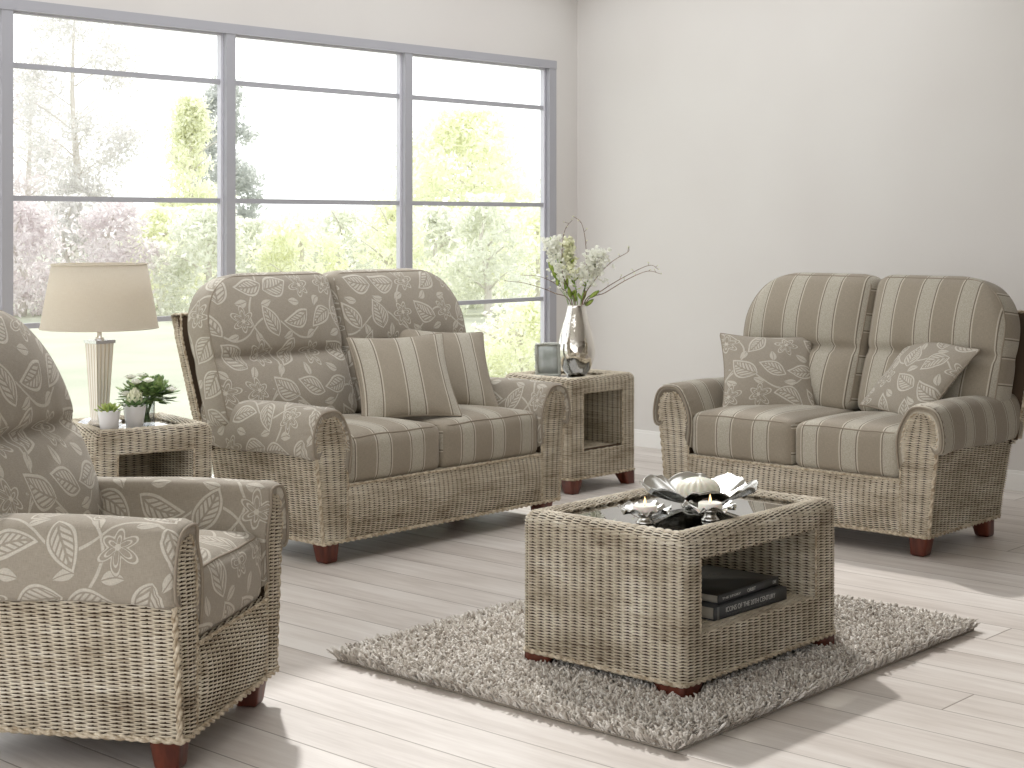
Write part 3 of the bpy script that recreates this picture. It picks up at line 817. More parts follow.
# ------------------------------------------------------------------ scatter cushions
def scatter(loc, rot, mt, label, group, size=.43, uvo=(0, 0), seed=0, uvrot=0):
    n = 44; t = np.linspace(-1, 1, n+1); t = np.sin(t*PI/2)*.6+t*.4
    u, v = np.meshgrid(t, t, indexing='ij'); u = u.ravel(); v = v.ravel()
    r0 = np.random.default_rng(seed); ph = r0.uniform(0, 6, 6)
    x = u*size/2*(1-.085*(1-v**2)); z = v*size/2*(1-.085*(1-u**2))
    T = .062*np.clip((1-u**2), 0, 1)**.55*np.clip((1-v**2), 0, 1)**.55*(1-.0*u)
    rad = np.maximum(np.abs(u), np.abs(v))
    wr = .005*np.sin(9*u+ph[0]+3*v)*np.sin(7*v+ph[1])*(rad**2)+.004*np.exp(-((u-v*.4-.2)/.12)**2)*np.clip(v, 0, 1)
    corner = np.clip(np.abs(u*v)-.5, 0, 1)
    T = T*(1+0*u)+wr*np.clip(1-rad**6, 0, 1)
    c, s = math.cos(uvrot), math.sin(uvrot)
    uvx, uvz = u*size/2, v*size/2
    uv = np.stack([uvx*c-uvz*s+uvo[0], uvx*s+uvz*c+uvo[1]], 1)
    mb = MB(); G = grid(n+1, n+1)
    mb.add(np.stack([x, -T-.001, z], 1), G, mt, uv)
    mb.add(np.stack([x, T+.001, z], 1), G[:, ::-1], mt, uv+.3)
    tt = np.linspace(-1, 1, 24)
    e = np.concatenate([np.stack([tt, -np.ones(24)], 1), np.stack([np.ones(24), tt], 1), np.stack([-tt, np.ones(24)], 1), np.stack([-np.ones(24), -tt], 1)])
    P = np.stack([e[:, 0]*size/2*(1-.085*(1-e[:, 1]**2)), 0*e[:, 0], e[:, 1]*size/2*(1-.085*(1-e[:, 0]**2))], 1)
    tube(mb, resample(P, .015), .0038, M['piping'], 6)
    o = mb.build('scatter_cushion'); o.matrix_world = Matrix.Translation(loc) @ rot
    return tag(o, label, 'cushion', group)
def rotm(rx, ry, rz): return (Matrix.Rotation(rz, 4, 'Z') @ Matrix.Rotation(rx, 4, 'X') @ Matrix.Rotation(ry, 4, 'Y'))
R_ = math.radians
scatter((4.90, 5.07, .680), rotm(R_(-39), R_(-2), R_(-31)), M['stripe'], 'striped square scatter cushion on the window sofa, the front one of the pair', 'striped scatter cushions', .44, (.115, 0), 1)
scatter((5.30, 5.20, .682), rotm(R_(-40), R_(6), R_(-22)), M['stripe'], 'striped square scatter cushion on the window sofa, half hidden behind the front one', 'striped scatter cushions', .44, (.035, 0), 2)
scatter((6.30, 4.11, .650), rotm(R_(-35), R_(2), R_(-50)), M['leaf'], 'leaf-patterned scatter cushion standing upright against the far arm of the striped sofa', 'leaf scatter cushions', .43, (.4, .2), 3)
scatter((6.40, 3.40, .675), rotm(R_(-41), R_(9), R_(-108)), M['leaf'], 'leaf-patterned scatter cushion slumped into the corner beside the near arm of the striped sofa', 'leaf scatter cushions', .43, (.9, .7), 4)

# ------------------------------------------------------------------ rug
def rug():
    root = empty('shag_rug', (3.322, 2.445, 0)); W_, D_ = 1.665, 1.29
    m, nt, b = mat('shag_yarn', rough=.95)
    uv = nt.new('ShaderNodeUVMap').outputs[0]
    nt.l.new(nt.ramp(nt.noise(uv, 150, 1), [(.32, srgb(158, 148, 137)), (.5, srgb(208, 201, 192)), (.66, srgb(240, 236, 230))]), b.inputs['Base Color'])
    MBb = MB(); box(MBb, (.0, .0, .0), (W_, D_, .008), mat('rug_backing', srgb(150, 142, 130), .95)[0], .003); MBb.build('rug_backing', root)
    r0 = np.random.default_rng(5); sp = .0072
    gx, gy = np.meshgrid(np.arange(.0, W_, sp), np.arange(.0, D_, sp), indexing='ij')
    n = gx.size; bx = gx.ravel()+r0.uniform(-sp, sp, n)*.6; by = gy.ravel()+r0.uniform(-sp, sp, n)*.6
    bx = np.clip(bx, .004, W_-.004); by = np.clip(by, .004, D_-.004)
    # tables' legs press the pile: shorten under the legs
    ht = r0.uniform(.020, .038, n)
    la = r0.uniform(0, 2*PI, n); cl = np.sin(bx*13+2*np.sin(by*9))*.5+np.sin(by*17+bx*5)*.5
    la = la*.75+cl*1.2; ll = r0.uniform(.004, .022, n)
    # lean outwards at the edges
    ex = np.where(bx < .03, -1, np.where(bx > W_-.03, 1, 0)); ey = np.where(by < .03, -1, np.where(by > D_-.03, 1, 0))
    dx = np.cos(la)*ll+ex*.012; dy = np.sin(la)*ll+ey*.012
    for lx0, ly0 in ((.33, .195), (1.06, .195), (.33, .705), (1.06, .705)):
        inx = (np.abs(bx-lx0-.04) < .055) & (np.abs(by-ly0-.045) < .055); ht = np.where(inx, .010, ht)
    tt = np.array([0, .4, .78, 1.0]); rr = np.array([.0028, .0041, .0044, .0030])
    a = np.linspace(0, 2*PI, 5, endpoint=False)
    P = np.zeros((n, 4, 5, 3)); a0 = r0.uniform(0, 2*PI, n)
    curl = r0.uniform(-.009, .009, (n, 2))
    for k in range(4):
        cx = bx+dx*tt[k]**1.6+curl[:, 0]*math.sin(tt[k]*PI); cy = by+dy*tt[k]**1.6+curl[:, 1]*math.sin(tt[k]*PI); cz = .006+ht*tt[k]
        for j in range(5):
            P[:, k, j, 0] = cx+rr[k]*np.cos(a0+a[j]); P[:, k, j, 1] = cy+rr[k]*np.sin(a0+a[j]); P[:, k, j, 2] = cz
    base = (np.arange(n)*20)[:, None]
    q = np.array([[k*5+j, k*5+(j+1) % 5, (k+1)*5+(j+1) % 5, (k+1)*5+j] for k in range(3) for j in range(5)])
    Q = (base[:, :, None]+q[None]).reshape(-1, 4); T = (base[:, :, None]+np.array([[15, 16, 17], [15, 17, 18], [15, 18, 19]])[None]).reshape(-1, 3)
    uv = np.repeat(np.stack([bx, by], 1)+r0.uniform(0, .03, (n, 2)), 20, axis=0)
    o = MB().add(P.reshape(-1, 3), Q, m, uv, T=T).build('rug_pile', root, smooth=True); o['kind'] = 'stuff'
    tag(root, 'thick grey-beige shag rug under the coffee table', 'rug')
rug()

# ------------------------------------------------------------------ lamp
def lamp():
    x, y, z = on_lt(.130, .31)
    root = empty('table_lamp', (x, y, z))
    silver = mat('lamp_metal', (.86, .86, .88, 1), .22, 1)[0]
    mb = MB()
    def oct_prism(mb, r0_, r1_, za, zb, m, sides=4, rot=PI/4):
        a = np.linspace(0, 2*PI, sides, endpoint=False)+rot
        V = [(r0_*math.cos(t), r0_*math.sin(t), za) for t in a]+[(r1_*math.cos(t), r1_*math.sin(t), zb) for t in a]
        Q = [(i, (i+1) % sides, (i+1) % sides+sides, i+sides) for i in range(sides)]
        V += [(0, 0, za), (0, 0, zb)]
        T = [(2*sides, (i+1) % sides, i) for i in range(sides)]+[(2*sides+1, i+sides, (i+1) % sides+sides) for i in range(sides)]
        mb.add(V, Q, m, T=T)
    oct_prism(mb, .088, .088, 0, .014, silver, 8, PI/8); oct_prism(mb, .088, .062, .014, .026, silver, 8, PI/8)
    mb.build('base', root, smooth=False)
    mb = MB()
    # fluted square mirrored column, narrow below
    cm, nt, b = mat('lamp_column_glass', srgb(240, 232, 220), .18, .1)
    g = nt.new('ShaderNodeTexCoord').outputs['UV']; s_ = nt.new('ShaderNodeSeparateXYZ'); nt.l.new(g, s_.inputs[0])
    nt.l.new(nt.ramp(nt.m('FRACT', nt.m('MULTIPLY', s_.outputs[0], 4)), [(.0, srgb(206, 186, 158)), (.25, srgb(250, 246, 238)), (.8, srgb(244, 238, 226)), (1, srgb(206, 186, 158))]), b.inputs['Base Color'])
    zb, zt = .026, .322; nr = 8
    per = []
    for k in range(4):
        a0, a1 = PI/4+k*PI/2, PI/4+(k+1)*PI/2
        for i in range(16):
            t = i/16; px = math.cos(a0)*(1-t)+math.cos(a1)*t; py = math.sin(a0)*(1-t)+math.sin(a1)*t
            fl = 1-.055*abs(math.sin(t*4*PI)); per.append((px*fl, py*fl, (k+t)))
    per = np.array(per); n = len(per); V = []; uv = []
    for i in range(nr+1):
        t = i/nr; rr = .034+(.055-.034)*t
        V.append(np.stack([per[:, 0]*rr, per[:, 1]*rr, np.full(n, zb+(zt-zb)*t)], 1)); uv.append(np.stack([per[:, 2], np.full(n, t)], 1))
    V = np.concatenate(V); uv = np.concatenate(uv); i, j = np.meshgrid(np.arange(nr), np.arange(n), indexing='ij'); i = i.ravel(); j = j.ravel(); j2 = (j+1) % n
    Q = np.stack([i*n+j, i*n+j2, (i+1)*n+j2, (i+1)*n+j], 1)
    mb.add(V, Q, cm, uv); mb.build('column', root, smooth=False)
    mb = MB(); oct_prism(mb, .062, .062, .322, .334, silver); mb.build('column_cap', root, smooth=False)
    mb = MB(); lathe(mb, [(0, .334), (.018, .334), (.018, .342), (.009, .346), (.009, .40), (.016, .402), (.016, .47), (0, .47)], silver, 20)
    for a in (0, 2*PI/3, 4*PI/3): tube(mb, [(0, 0, .60), (.085*math.cos(a), .085*math.sin(a), .61), (.172*math.cos(a), .172*math.sin(a), .628)], .0018, silver, 6)
    tube(mb, [(0, 0, .47), (0, 0, .60)], .003, silver, 6); mb.build('stem', root)
    mb = MB(); bulb = mat('bulb_glass', (.9, .9, .88, 1), .3)[0]
    lathe(mb, [(0.001, .56), (.018, .555), (.030, .53), (.026, .50), (.013, .475), (.013, .47)], bulb, 20); mb.build('bulb', root)
    # shade
    sm, nt, b = mat('linen_shade', srgb(226, 218, 203), .9)
    g = nt.new('ShaderNodeTexCoord').outputs['UV']
    n1 = nt.noise(nt.scale(g, (1500, 60, 1)), 1, 2); n2 = nt.noise(nt.scale(g, (60, 900, 1)), 1, 2)
    nt.l.new(nt.ramp(nt.m('MULTIPLY', nt.m('ADD', n1, n2), .5), [(.35, srgb(226, 217, 201)), (.65, srgb(240, 233, 220))]), b.inputs['Base Color'])
    tr = nt.new('ShaderNodeBsdfTranslucent'); tr.inputs[0].default_value = srgb(244, 236, 220)
    mx = nt.new('ShaderNodeMixShader'); mx.inputs[0].default_value = .36; o = nt.n['Material Output']
    nt.l.new(b.outputs[0], mx.inputs[1]); nt.l.new(tr.outputs[0], mx.inputs[2]); nt.l.new(mx.outputs[0], o.inputs[0])
    mb = MB(); zb, zt, rb, rt_ = .382, .630, .226, .182
    lathe(mb, [(rb, zb), (rb*.5+rt_*.5, (zb+zt)/2), (rt_, zt), (rt_-.003, zt), (rb*.5+rt_*.5-.003, (zb+zt)/2), (rb-.003, zb), (rb, zb)], sm, 64)
    sh = mb.build('lamp_shade', root)
    for rr_, zz in ((rb, zb), (rt_, zt)):
        mb = MB(); a = np.linspace(0, 2*PI, 65); tube(mb, np.stack([rr_*np.cos(a), rr_*np.sin(a), np.full(65, zz)], 1), .003, sm, 6, False); mb.build('shade_trim', sh)
    tag(root, 'table lamp with cream drum shade and fluted square glass column', 'lamp')
lamp()

# ------------------------------------------------------------------ plants on the side table
def leafm(name, c1, c2, rough=.5):
    m, nt, b = mat(name, rough=rough); g = nt.new('ShaderNodeTexCoord').outputs['Object']
    nt.l.new(nt.ramp(nt.noise(g, 45, 2), [(.35, c1), (.65, c2)]), b.inputs['Base Color']); return m
M['succ'] = leafm('succulent_green', srgb(120, 150, 70), srgb(196, 208, 120))
M['succ2'] = leafm('succulent_deep_green', srgb(70, 105, 60), srgb(130, 158, 100))
M['green'] = leafm('leaf_green', srgb(96, 128, 72), srgb(170, 192, 128))
M['lime'] = leafm('lime_leaf', srgb(120, 150, 52), srgb(176, 192, 96))
M['petal'] = leafm('cream_petal', srgb(240, 240, 228), srgb(252, 252, 246), .6)
for k_, f_ in (('petal', .55),):
    t_ = NT(M[k_].node_tree); bs_ = t_.n['Principled BSDF']; tl_ = t_.new('ShaderNodeBsdfTranslucent'); tl_.inputs[0].default_value = (.95, .95, .9, 1)
    mx_ = t_.new('ShaderNodeMixShader'); mx_.inputs[0].default_value = f_; t_.l.new(bs_.outputs[0], mx_.inputs[1]); t_.l.new(tl_.outputs[0], mx_.inputs[2]); t_.l.new(mx_.outputs[0], t_.n['Material Output'].inputs[0])
M['bud'] = leafm('pale_green_bud', srgb(222, 224, 184), srgb(242, 241, 214), .6)
M['twig'] = leafm('twig_bark', srgb(104, 82, 66), srgb(146, 120, 96), .8)
M['ceramic'] = mat('white_ceramic', srgb(226, 224, 224), .25)[0]
M['soil'] = leafm('soil', srgb(58, 46, 36), srgb(90, 74, 60), .95)

def blade(mb, base, d, up, L, w, th, m, curl=.3, nseg=6):
    """a leaf with real thickness: base point, direction, up vector"""
    d = np.array(d, float); d /= np.linalg.norm(d); up = np.array(up, float); up -= d*np.dot(up, d); nn = np.linalg.norm(up)
    up = up/nn if nn > 1e-6 else np.array([0, 0, 1.]); sd = np.cross(d, up)
    V = []
    for i in range(nseg+1):
        t = i/nseg; wd = w*math.sin(PI*min(t*.86+.12, 1))**.8*(1 if t < 1 else .05); c = np.array(base)+d*L*t+up*curl*L*t*t
        h = th*(1-t*.7)
        V += [c-sd*wd+up*h*.2, c+up*h*.5, c+sd*wd+up*h*.2, c-up*h*.5]
    Q = [(i*4+j, i*4+(j+1) % 4, i*4+4+(j+1) % 4, i*4+4+j) for i in range(nseg) for j in range(4)]+[(3, 2, 1, 0), (nseg*4, nseg*4+1, nseg*4+2, nseg*4+3)]
    mb.add(V, Q, m)

def petal(mb, base, d, up, L, w, m, curl=.25, nseg=4):
    d = np.array(d, float); d /= np.linalg.norm(d); up = np.array(up, float); up -= d*np.dot(up, d); nn = np.linalg.norm(up)
    up = up/nn if nn > 1e-6 else np.array([0, 0, 1.]); sd = np.cross(d, up); V = []
    for i in range(nseg+1):
        t = i/nseg; wd = w*math.sin(PI*min(t*.80+.12, 1))**.7; c = np.array(base)+d*L*t+up*curl*L*t*t
        V += [c-sd*wd+up*wd*.3, c, c+sd*wd+up*wd*.3]
    mb.add(V, [(i*3+j, i*3+j+1, i*3+4+j, i*3+3+j) for i in range(nseg) for j in range(2)], m)

def pot_mesh(h=.062, rt_=.033, rb=.024):
    mb = MB(); k = lambda rr, zz, aa: (rr*(1/np.maximum(np.abs(np.cos(aa)), np.abs(np.sin(aa))))**.0, zz)
    lathe(mb, [(0, .0), (rb-.002, 0), (rb, .002), (rt_, h-.002), (rt_-.0015, h), (rt_-.004, h-.001), (rt_-.006, h-.010), (0, h-.010)], M['ceramic'], 40); return mb
def succulent(loc, kind, label):
    root = empty('potted_succulent', loc); root.scale = (1.28, 1.28, 1.38)
    pot_mesh(.068 if kind else .062, .035 if kind else .034).build('pot', root)
    h = .058 if kind else .052
    mb = MB(); lathe(mb, [(0, h+.004), (.018, h+.003), (.029, h-.001)], M['soil'], 20); mb.build('soil', root)
    mb = MB()
    if kind == 0:
        for ring, (n, tilt, L) in enumerate(((11, .15, .042), (10, .45, .038), (8, .8, .030), (5, 1.15, .022))):
            for i in range(n):
                a = i*2*PI/n+ring*.4; blade(mb, (.004*math.cos(a), .004*math.sin(a), h+.002*ring), (math.cos(a)*math.cos(tilt), math.sin(a)*math.cos(tilt), math.sin(tilt)), (0, 0, 1), L, .0065, .006, M['succ'], .15)
    else:
        for ring, (n, tilt, L) in enumerate(((12, .10, .044), (11, .40, .042), (8, .75, .034))):
            for i in range(n):
                a = i*2*PI/n+ring*.5; blade(mb, (.004*math.cos(a), .004*math.sin(a), h+.003*ring), (math.cos(a)*math.cos(tilt), math.sin(a)*math.cos(tilt), math.sin(tilt)), (0, 0, 1), L, .009, .005, M['succ2'], .2)
    mb.build('leaves', root)
    if kind:
        mb = MB()
        for ring, (n, rr, z, tilt) in enumerate(((5, .006, h+.028, 1.5), (7, .011, h+.022, 1.4), (8, .016, h+.014, 1.3))):
            for i in range(n):
                a = i*2*PI/n+ring*.4; blade(mb, (rr*math.cos(a), rr*math.sin(a), z-.012), (math.cos(a)*math.cos(tilt), math.sin(a)*math.cos(tilt), math.sin(tilt)), (-math.cos(a), -math.sin(a), .2), .042, .013, .003, M['bud'], .12)
        mb.build('flower_bud', root)
    tag(root, label, 'plant')
succulent(on_lt(.083, .085), 0, 'small rosette succulent in white pot, below the lamp column')
succulent(on_lt(.200, .125), 1, 'small succulent with a cream pointed bud in white pot, in front of the posy')

def posy():
    x, y, z = on_lt(.300, .25)
    root = empty('posy_vase', (x, y, z)); 
    mb = MB(); lathe(mb, [(0, 0), (.028, 0), (.031, .003), (.031, .085), (.029, .086), (.0285, .006), (0, .006)], M['clear'], 32, fn=lambda r, zz, a: (r*(1+.04*np.cos(a*12)), zz))
    mb.build('glass_body', root)
    tag(root, 'ribbed clear glass tumbler holding the green and white posy', 'vase')
    p = empty('flower_posy', (x, y, z+.008)); p.scale = (1.55, 1.55, 1.02)
    mb = MB()
    for i in range(12):
        a = i*2.4; tube(mb, smooth_path([(.010*math.cos(a+2), .010*math.sin(a+2), 0), (.008*math.cos(a), .008*math.sin(a), .05), (.018*math.cos(a), .018*math.sin(a), .10), (.045*math.cos(a), .045*math.sin(a), .14)], 4), .0016, M['green'], 5)
    mb.build('stems', p)
    r0 = random.Random(3); mb = MB()
    for i in range(420):
        a = r0.uniform(0, 2*PI); e = r0.uniform(-.75, 1.35); R = r0.uniform(.015, .055)
        c = np.array([R*math.cos(a)*math.cos(e)*1.15, R*math.sin(a)*math.cos(e)*1.15,   .104+R*math.sin(e)*.95])
        d = (math.cos(a)*math.cos(e)+r0.uniform(-.3, .3), math.sin(a)*math.cos(e)+r0.uniform(-.3, .3), math.sin(e)+r0.uniform(0, .5))
        blade(mb, c, d, (0, 0, 1), r0.uniform(.020, .034), r0.uniform(.009, .015), .001, M['green'], .1, 4)
    mb.build('foliage', p)
    for k, (a, e, R) in enumerate(((3.4, .1, .078), (2.6, 1.0, .075), (.3, .9, .072), (5.2, .25, .070), (.2, .1, .082), (4.2, .9, .070), (1.4, 1.2, .070), (3.6, .75, .074))):
        c = np.array([R*math.cos(a)*math.cos(e), R*math.sin(a)*math.cos(e), .102+R*math.sin(e)]); mb = MB()
        for i in range(14):
            b_ = i*2.4; t = .3+.9*(i/14); dd = (math.cos(b_)*math.cos(t), math.sin(b_)*math.cos(t), math.sin(t))
            petal(mb, c, dd, (0, 0, 1), .020, .008, M['petal'])
        mb.build('blossom', p)
    tag(p, 'posy of dark green leaves with small white blossoms in the glass tumbler', 'flowers')
posy()

# ------------------------------------------------------------------ silver vase with branches
VX, VY, VZ = 6.448, 5.380, .560
def vase():
    m, nt, b = mat('hammered_silver', (.80, .77, .72, 1), .10, 1)
    g = nt.new('ShaderNodeTexCoord').outputs['Object']
    vo = nt.new('ShaderNodeTexVoronoi'); nt.l.new(g, vo.inputs['Vector']); vo.inputs['Scale'].default_value = 55
    bump(nt, b, vo.outputs['Distance'], .25, .002)
    M['silver'] = m
    mb = MB()
    pr_ = smooth_path([(.040, 0, .0), (.052, 0, .004), (.074, 0, .035), (.093, 0, .085), (.098, 0, .125), (.090, 0, .185), (.074, 0, .25), (.056, 0, .31), (.046, 0, .355), (.047, 0, .365)], 5)
    prof = [(0, .0)]+[(p[0], p[2]) for p in pr_]+[(.043, .364), (.042, .35), (.052, .305), (.070, .25), (.086, .185), (.09, .12), (.07, .04), (0, .02)]
    lathe(mb, prof, m, 56); mb.build('vase_body')
    o = C.objects[-1] if False else bpy.data.objects['vase_body']; o.name = 'silver_vase'; o.location = (VX, VY, VZ)
    tag(o, 'tall hammered silver vase on the corner side table', 'vase')
vase()
def img_off(dx, dz, dep=0):
    """offset in the plane facing the viewer (right, up, away) given in metres"""
    Rr, Ff = np.array((.6708, -.7416, 0)), np.array((.7416, .6708, 0)); return Rr*dx+Ff*dep+np.array((0, 0, dz))
def branches():
    top = np.array((VX, VY, VZ+.365)); base = np.array((VX, VY, VZ+.06)); px = .00525   # metres per photo pixel at the vase
    r0 = random.Random(9)
    def P(x, y, dep=0): return top+img_off((x-579)*px, (303-y)*px, dep)
    spec = [  # twigs in photo positions, label
        ([(574, 303), (556, 291), (530, 282), (508, 279)], -.05, 'bare budding twig reaching farthest left out of the silver vase'),
        ([(575, 303), (566, 288), (545, 276), (524, 274)], .05, 'bare budding twig arching left above the lowest one'),
        ([(578, 303), (566, 275), (565, 245), (568, 228), (575, 219)], .0, 'upright twig curling over at the top left of the bouquet'),
        ([(585, 303), (589, 270), (588, 240), (584, 222), (577, 216)], .03, 'upright twig drooping inward at the top of the bouquet'),
        ([(584, 303), (600, 275), (615, 260), (630, 251), (631, 246)], .02, 'bare twig slanting up right beside the white blossom'),
        ([(586, 303), (604, 289), (625, 276), (650, 264), (660, 268)], -.04, 'long budding twig reaching farthest right, upper of two'),
        ([(588, 303), (608, 291), (630, 278), (650, 270), (664, 273)], .04, 'long budding twig reaching farthest right, lower of two')]
    for pts, dep, lab in spec:
        root = empty('budding_twig', tuple(base)); n = len(pts)
        path = [base+np.array((r0.uniform(-.02, .02), r0.uniform(-.02, .02), 0))]+[P(x, y, dep*i/(n-1)) for i, (x, y) in enumerate(pts)]
        path[1] = top+np.clip(path[1]-top, -.032, .032)
        pth = smooth_path(path, 7)-base; mb = MB()
        tube(mb, pth, np.linspace(.0028, .0011, len(pth)), M['twig'], 6)
        L = len(pth)
        sub = []
        for k in range(12, L-2, 4):
            d = np.array((r0.uniform(-1, 1), r0.uniform(-1, 1), r0.uniform(.1, 1))); d /= np.linalg.norm(d); l = r0.uniform(.01, .03)
            tube(mb, [pth[k], pth[k]+d*l*.5, pth[k]+d*l+np.array((0, 0, .004))], [.0012, .001, .0008], M['twig'], 5); sub.append(pth[k]+d*l)
        mb.build('stem', root)
        for s_ in sub+[pth[-1]]:
            mb = MB()
            for q in range(3):
                a = r0.uniform(0, 2*PI); blade(mb, s_, (math.cos(a)*.7, math.sin(a)*.7, 1), (math.cos(a), math.sin(a), 0), r0.uniform(.006, .012), .003, .002, M['bud'], .1, 4)
            mb.build('bud', root)
        tag(root, lab, 'twig')
    # white blossom stems
    def blossom(pts, dep, spread, n, lab, m, z=None):
        root = empty('blossom_branch', tuple(base)); k = len(pts)
        path = [base+np.array((r0.uniform(-.02, .02), r0.uniform(-.02, .02), 0))]+[P(x, y, dep*i/(k-1)) for i, (x, y) in enumerate(pts)]
        path[1] = top+np.clip(path[1]-top, -.03, .03)
        pth = smooth_path(path, 7)-base; mb = MB(); tube(mb, pth, .0026, M['green'], 6); mb.build('stem', root)
        mb = MB(); L = len(pth)
        for i in range(n):
            t = r0.uniform(.48, 1)**.8; c = pth[int(t*(L-1))]; sc = spread*(1.15-.55*t)
            c = c+np.array((r0.gauss(0, sc), r0.gauss(0, sc), r0.gauss(0, sc*.8)))
            a0 = r0.uniform(0, 2*PI); tl = r0.uniform(.1, .9)
            ax = np.array((r0.gauss(0, 1), r0.gauss(0, 1), r0.gauss(.5, 1))); ax /= np.linalg.norm(ax)
            u_ = np.cross(ax, (0, 0, 1)); u_ /= max(np.linalg.norm(u_), 1e-6); v_ = np.cross(ax, u_)
            for q in range(5):
                a = q*2*PI/5+a0; d = u_*math.cos(a)+v_*math.sin(a)+ax*.5
                petal(mb, c, d, ax, r0.uniform(.014, .021), .0075, m)
        mb.build('petals', root)['kind'] = 'stuff'
        mb = MB()
        for i in range(10):
            c = pth[int(r0.uniform(.30, .7)*(L-1))]; a = r0.uniform(0, 2*PI)
            blade(mb, c, (math.cos(a), math.sin(a), r0.uniform(.2, .9)), (0, 0, 1), r0.uniform(.03, .05), .010, .001, M['lime'], .1, 5)
        mb.build('leaves', root)
        tag(root, lab, 'flower')
    blossom([(577, 303), (567, 280), (559, 255), (553, 236)], .03, .034, 170, 'white blossom stem leaning left against the window edge', M['petal'])
    blossom([(583, 303), (590, 280), (597, 262), (600, 252)], -.03, .044, 230, 'fullest cream-white blossom stem on the right of the bouquet', M['petal'])
    blossom([(580, 303), (577, 280), (573, 255), (571, 238)], .0, .026, 100, 'slender pale blossom stem rising in the middle of the bouquet', M['bud'])
    root = MB()
    for (x, y, L, dx, dz) in ((556, 262, .07, -.3, .6), (560, 270, .08, -.5, .9), (568, 280, .08, .2, 1), (573, 288, .08, -.2, 1), (584, 292, .08, .4, .9), (560, 276, .07, .1, .9), (592, 288, .08, .8, .6), (578, 292, .08, 0, 1), (588, 296, .07, .9, .7)):
        c = P(x, y+8, r0.uniform(-.02, .02)); d = img_off(dx, dz, r0.uniform(-.3, .3)); blade(root, c-base, d, img_off(0, .2, -1), L*.8, .011, .001, M['lime'], .12, 7)
        tube(root, smooth_path([base-base+np.array((0, 0, .02)), top-base+np.clip(c-top, -.03, .03)*np.array((1, 1, 0)), c-base], 5), .0015, M['green'], 5)
    o = root.build('leafy_sprig', loc=tuple(base)); tag(o, 'broad lime-green leaves low in the middle of the silver vase bouquet', 'foliage')
branches()

# photo frame
def photo_frame():
    root = empty('photo_frame', (6.272, 5.422, .5595), R_(-38))
    fm, nt, b = mat('pewter_rope', srgb(184, 186, 178), .5, .2)
    w, h = .118, .165; mb = MB(); tilt = .16
    tl = lambda V: np.stack([V[:, 0], V[:, 1]+V[:, 2]*tilt, V[:, 2]], 1)
    for a, c in (((-w/2, 0, .008), (w/2, 0, .008)), ((w/2, 0, .008), (w/2, 0, h)), ((w/2, 0, h), (-w/2, 0, h)), ((-w/2, 0, h), (-w/2, 0, .008))):
        rope(mb, [a, c], .0115, fm, pitch=.030, strands=2)
    mb.xf(tl).build('frame_border', root)
    mb = MB(); box(mb, (-w/2+.004, -.003, .012), (w/2-.004, .004, h-.004), fm, .001); mb.xf(tl).build('frame_backing', root)
    pm, nt, b = mat('grey_print', rough=.12); g = nt.new('ShaderNodeTexCoord').outputs['Object']
    nt.l.new(nt.ramp(nt.noise(g, 14, 2), [(.3, srgb(158, 164, 158)), (.7, srgb(196, 200, 198))]), b.inputs['Base Color'])
    mb = MB(); box(mb, (-w/2+.012, -.0055, .020), (w/2-.012, -.003, h-.012), pm, .0005); mb.xf(tl).build('picture', root)
    mb = MB(); tube(mb, [(0, .022, .11), (0, .060, .0022)], .002, fm, 6); mb.build('strut', root)
    tag(root, 'small grey photo frame with scalloped rope border beside the silver vase', 'photo frame')
photo_frame()

# ------------------------------------------------------------------ things on the coffee table
GZ = .4655
m, nt, b = mat('polished_silver', (.66, .65, .62, 1), .16, 1)
M['silv2'] = m
def petal_dish(R, depth, petals, ruff, th, foot=None):
    mb = MB(); n = 160
    def fn(r, z, a):
        t = np.clip(r/R, 0, 1); pet = np.abs(np.cos(a*petals/2))
        rr = r*(1-.045*(1-pet**.4)*t**4)
        zz = z+t**2*depth*.10*pet+ruff*t**4*np.sin(a*petals*2+np.cos(a*petals)*1.2)-t**2*.012*(1-pet)**2
        rr = rr+t**4*ruff*.3*np.sin(a*petals*4+.6)
        return rr, zz
    tt = np.linspace(0, 1, 14); prof = [(R*t, depth*(t**1.7)) for t in tt]
    full = prof+[(R+.0008, depth+.001)]+[(r_, z_-th) for r_, z_ in prof[::-1]]
    lathe(mb, full, M['silv2'], n, fn=fn); return mb
def big_bowl():
    root = empty('petal_bowl', (4.13, 2.95, GZ))
    mb = petal_dish(.185, .062, 8, .0025, .003); mb.xf(lambda V: V+np.array((0, 0, .007))); mb.build('bowl', root)
    mb = MB(); lathe(mb, [(0, 0), (.052, 0), (.054, .003), (.048, .005), (.044, .007), (.044, .009), (0, .009)], M['silv2'], 40); mb.build('foot', root)
    tag(root, 'large silver petal-shaped bowl holding a ribbed white ball on the coffee table', 'bowl')
    o = MB(); r, sq = .069, .58; a = np.linspace(-PI/2, PI/2, 30)
    wm, nt, b = mat('ivory_wax', srgb(228, 226, 210), .45, Subsurface_Weight=.15)
    M['ivory'] = wm
    lathe(o, [(0, -r*sq)]+[(r*math.cos(t), r*sq*math.sin(t)) for t in a[1:-1]]+[(0, r*sq*.999)], wm, 144, fn=lambda rr, zz, aa: (rr*(1+.022*np.cos(aa*18)), zz))
    ob = o.build('ribbed_ball', loc=(4.13, 2.95, GZ+.010+r*sq)); tag(ob, 'ribbed ivory white ball resting in the silver petal bowl', 'ornament')
big_bowl()
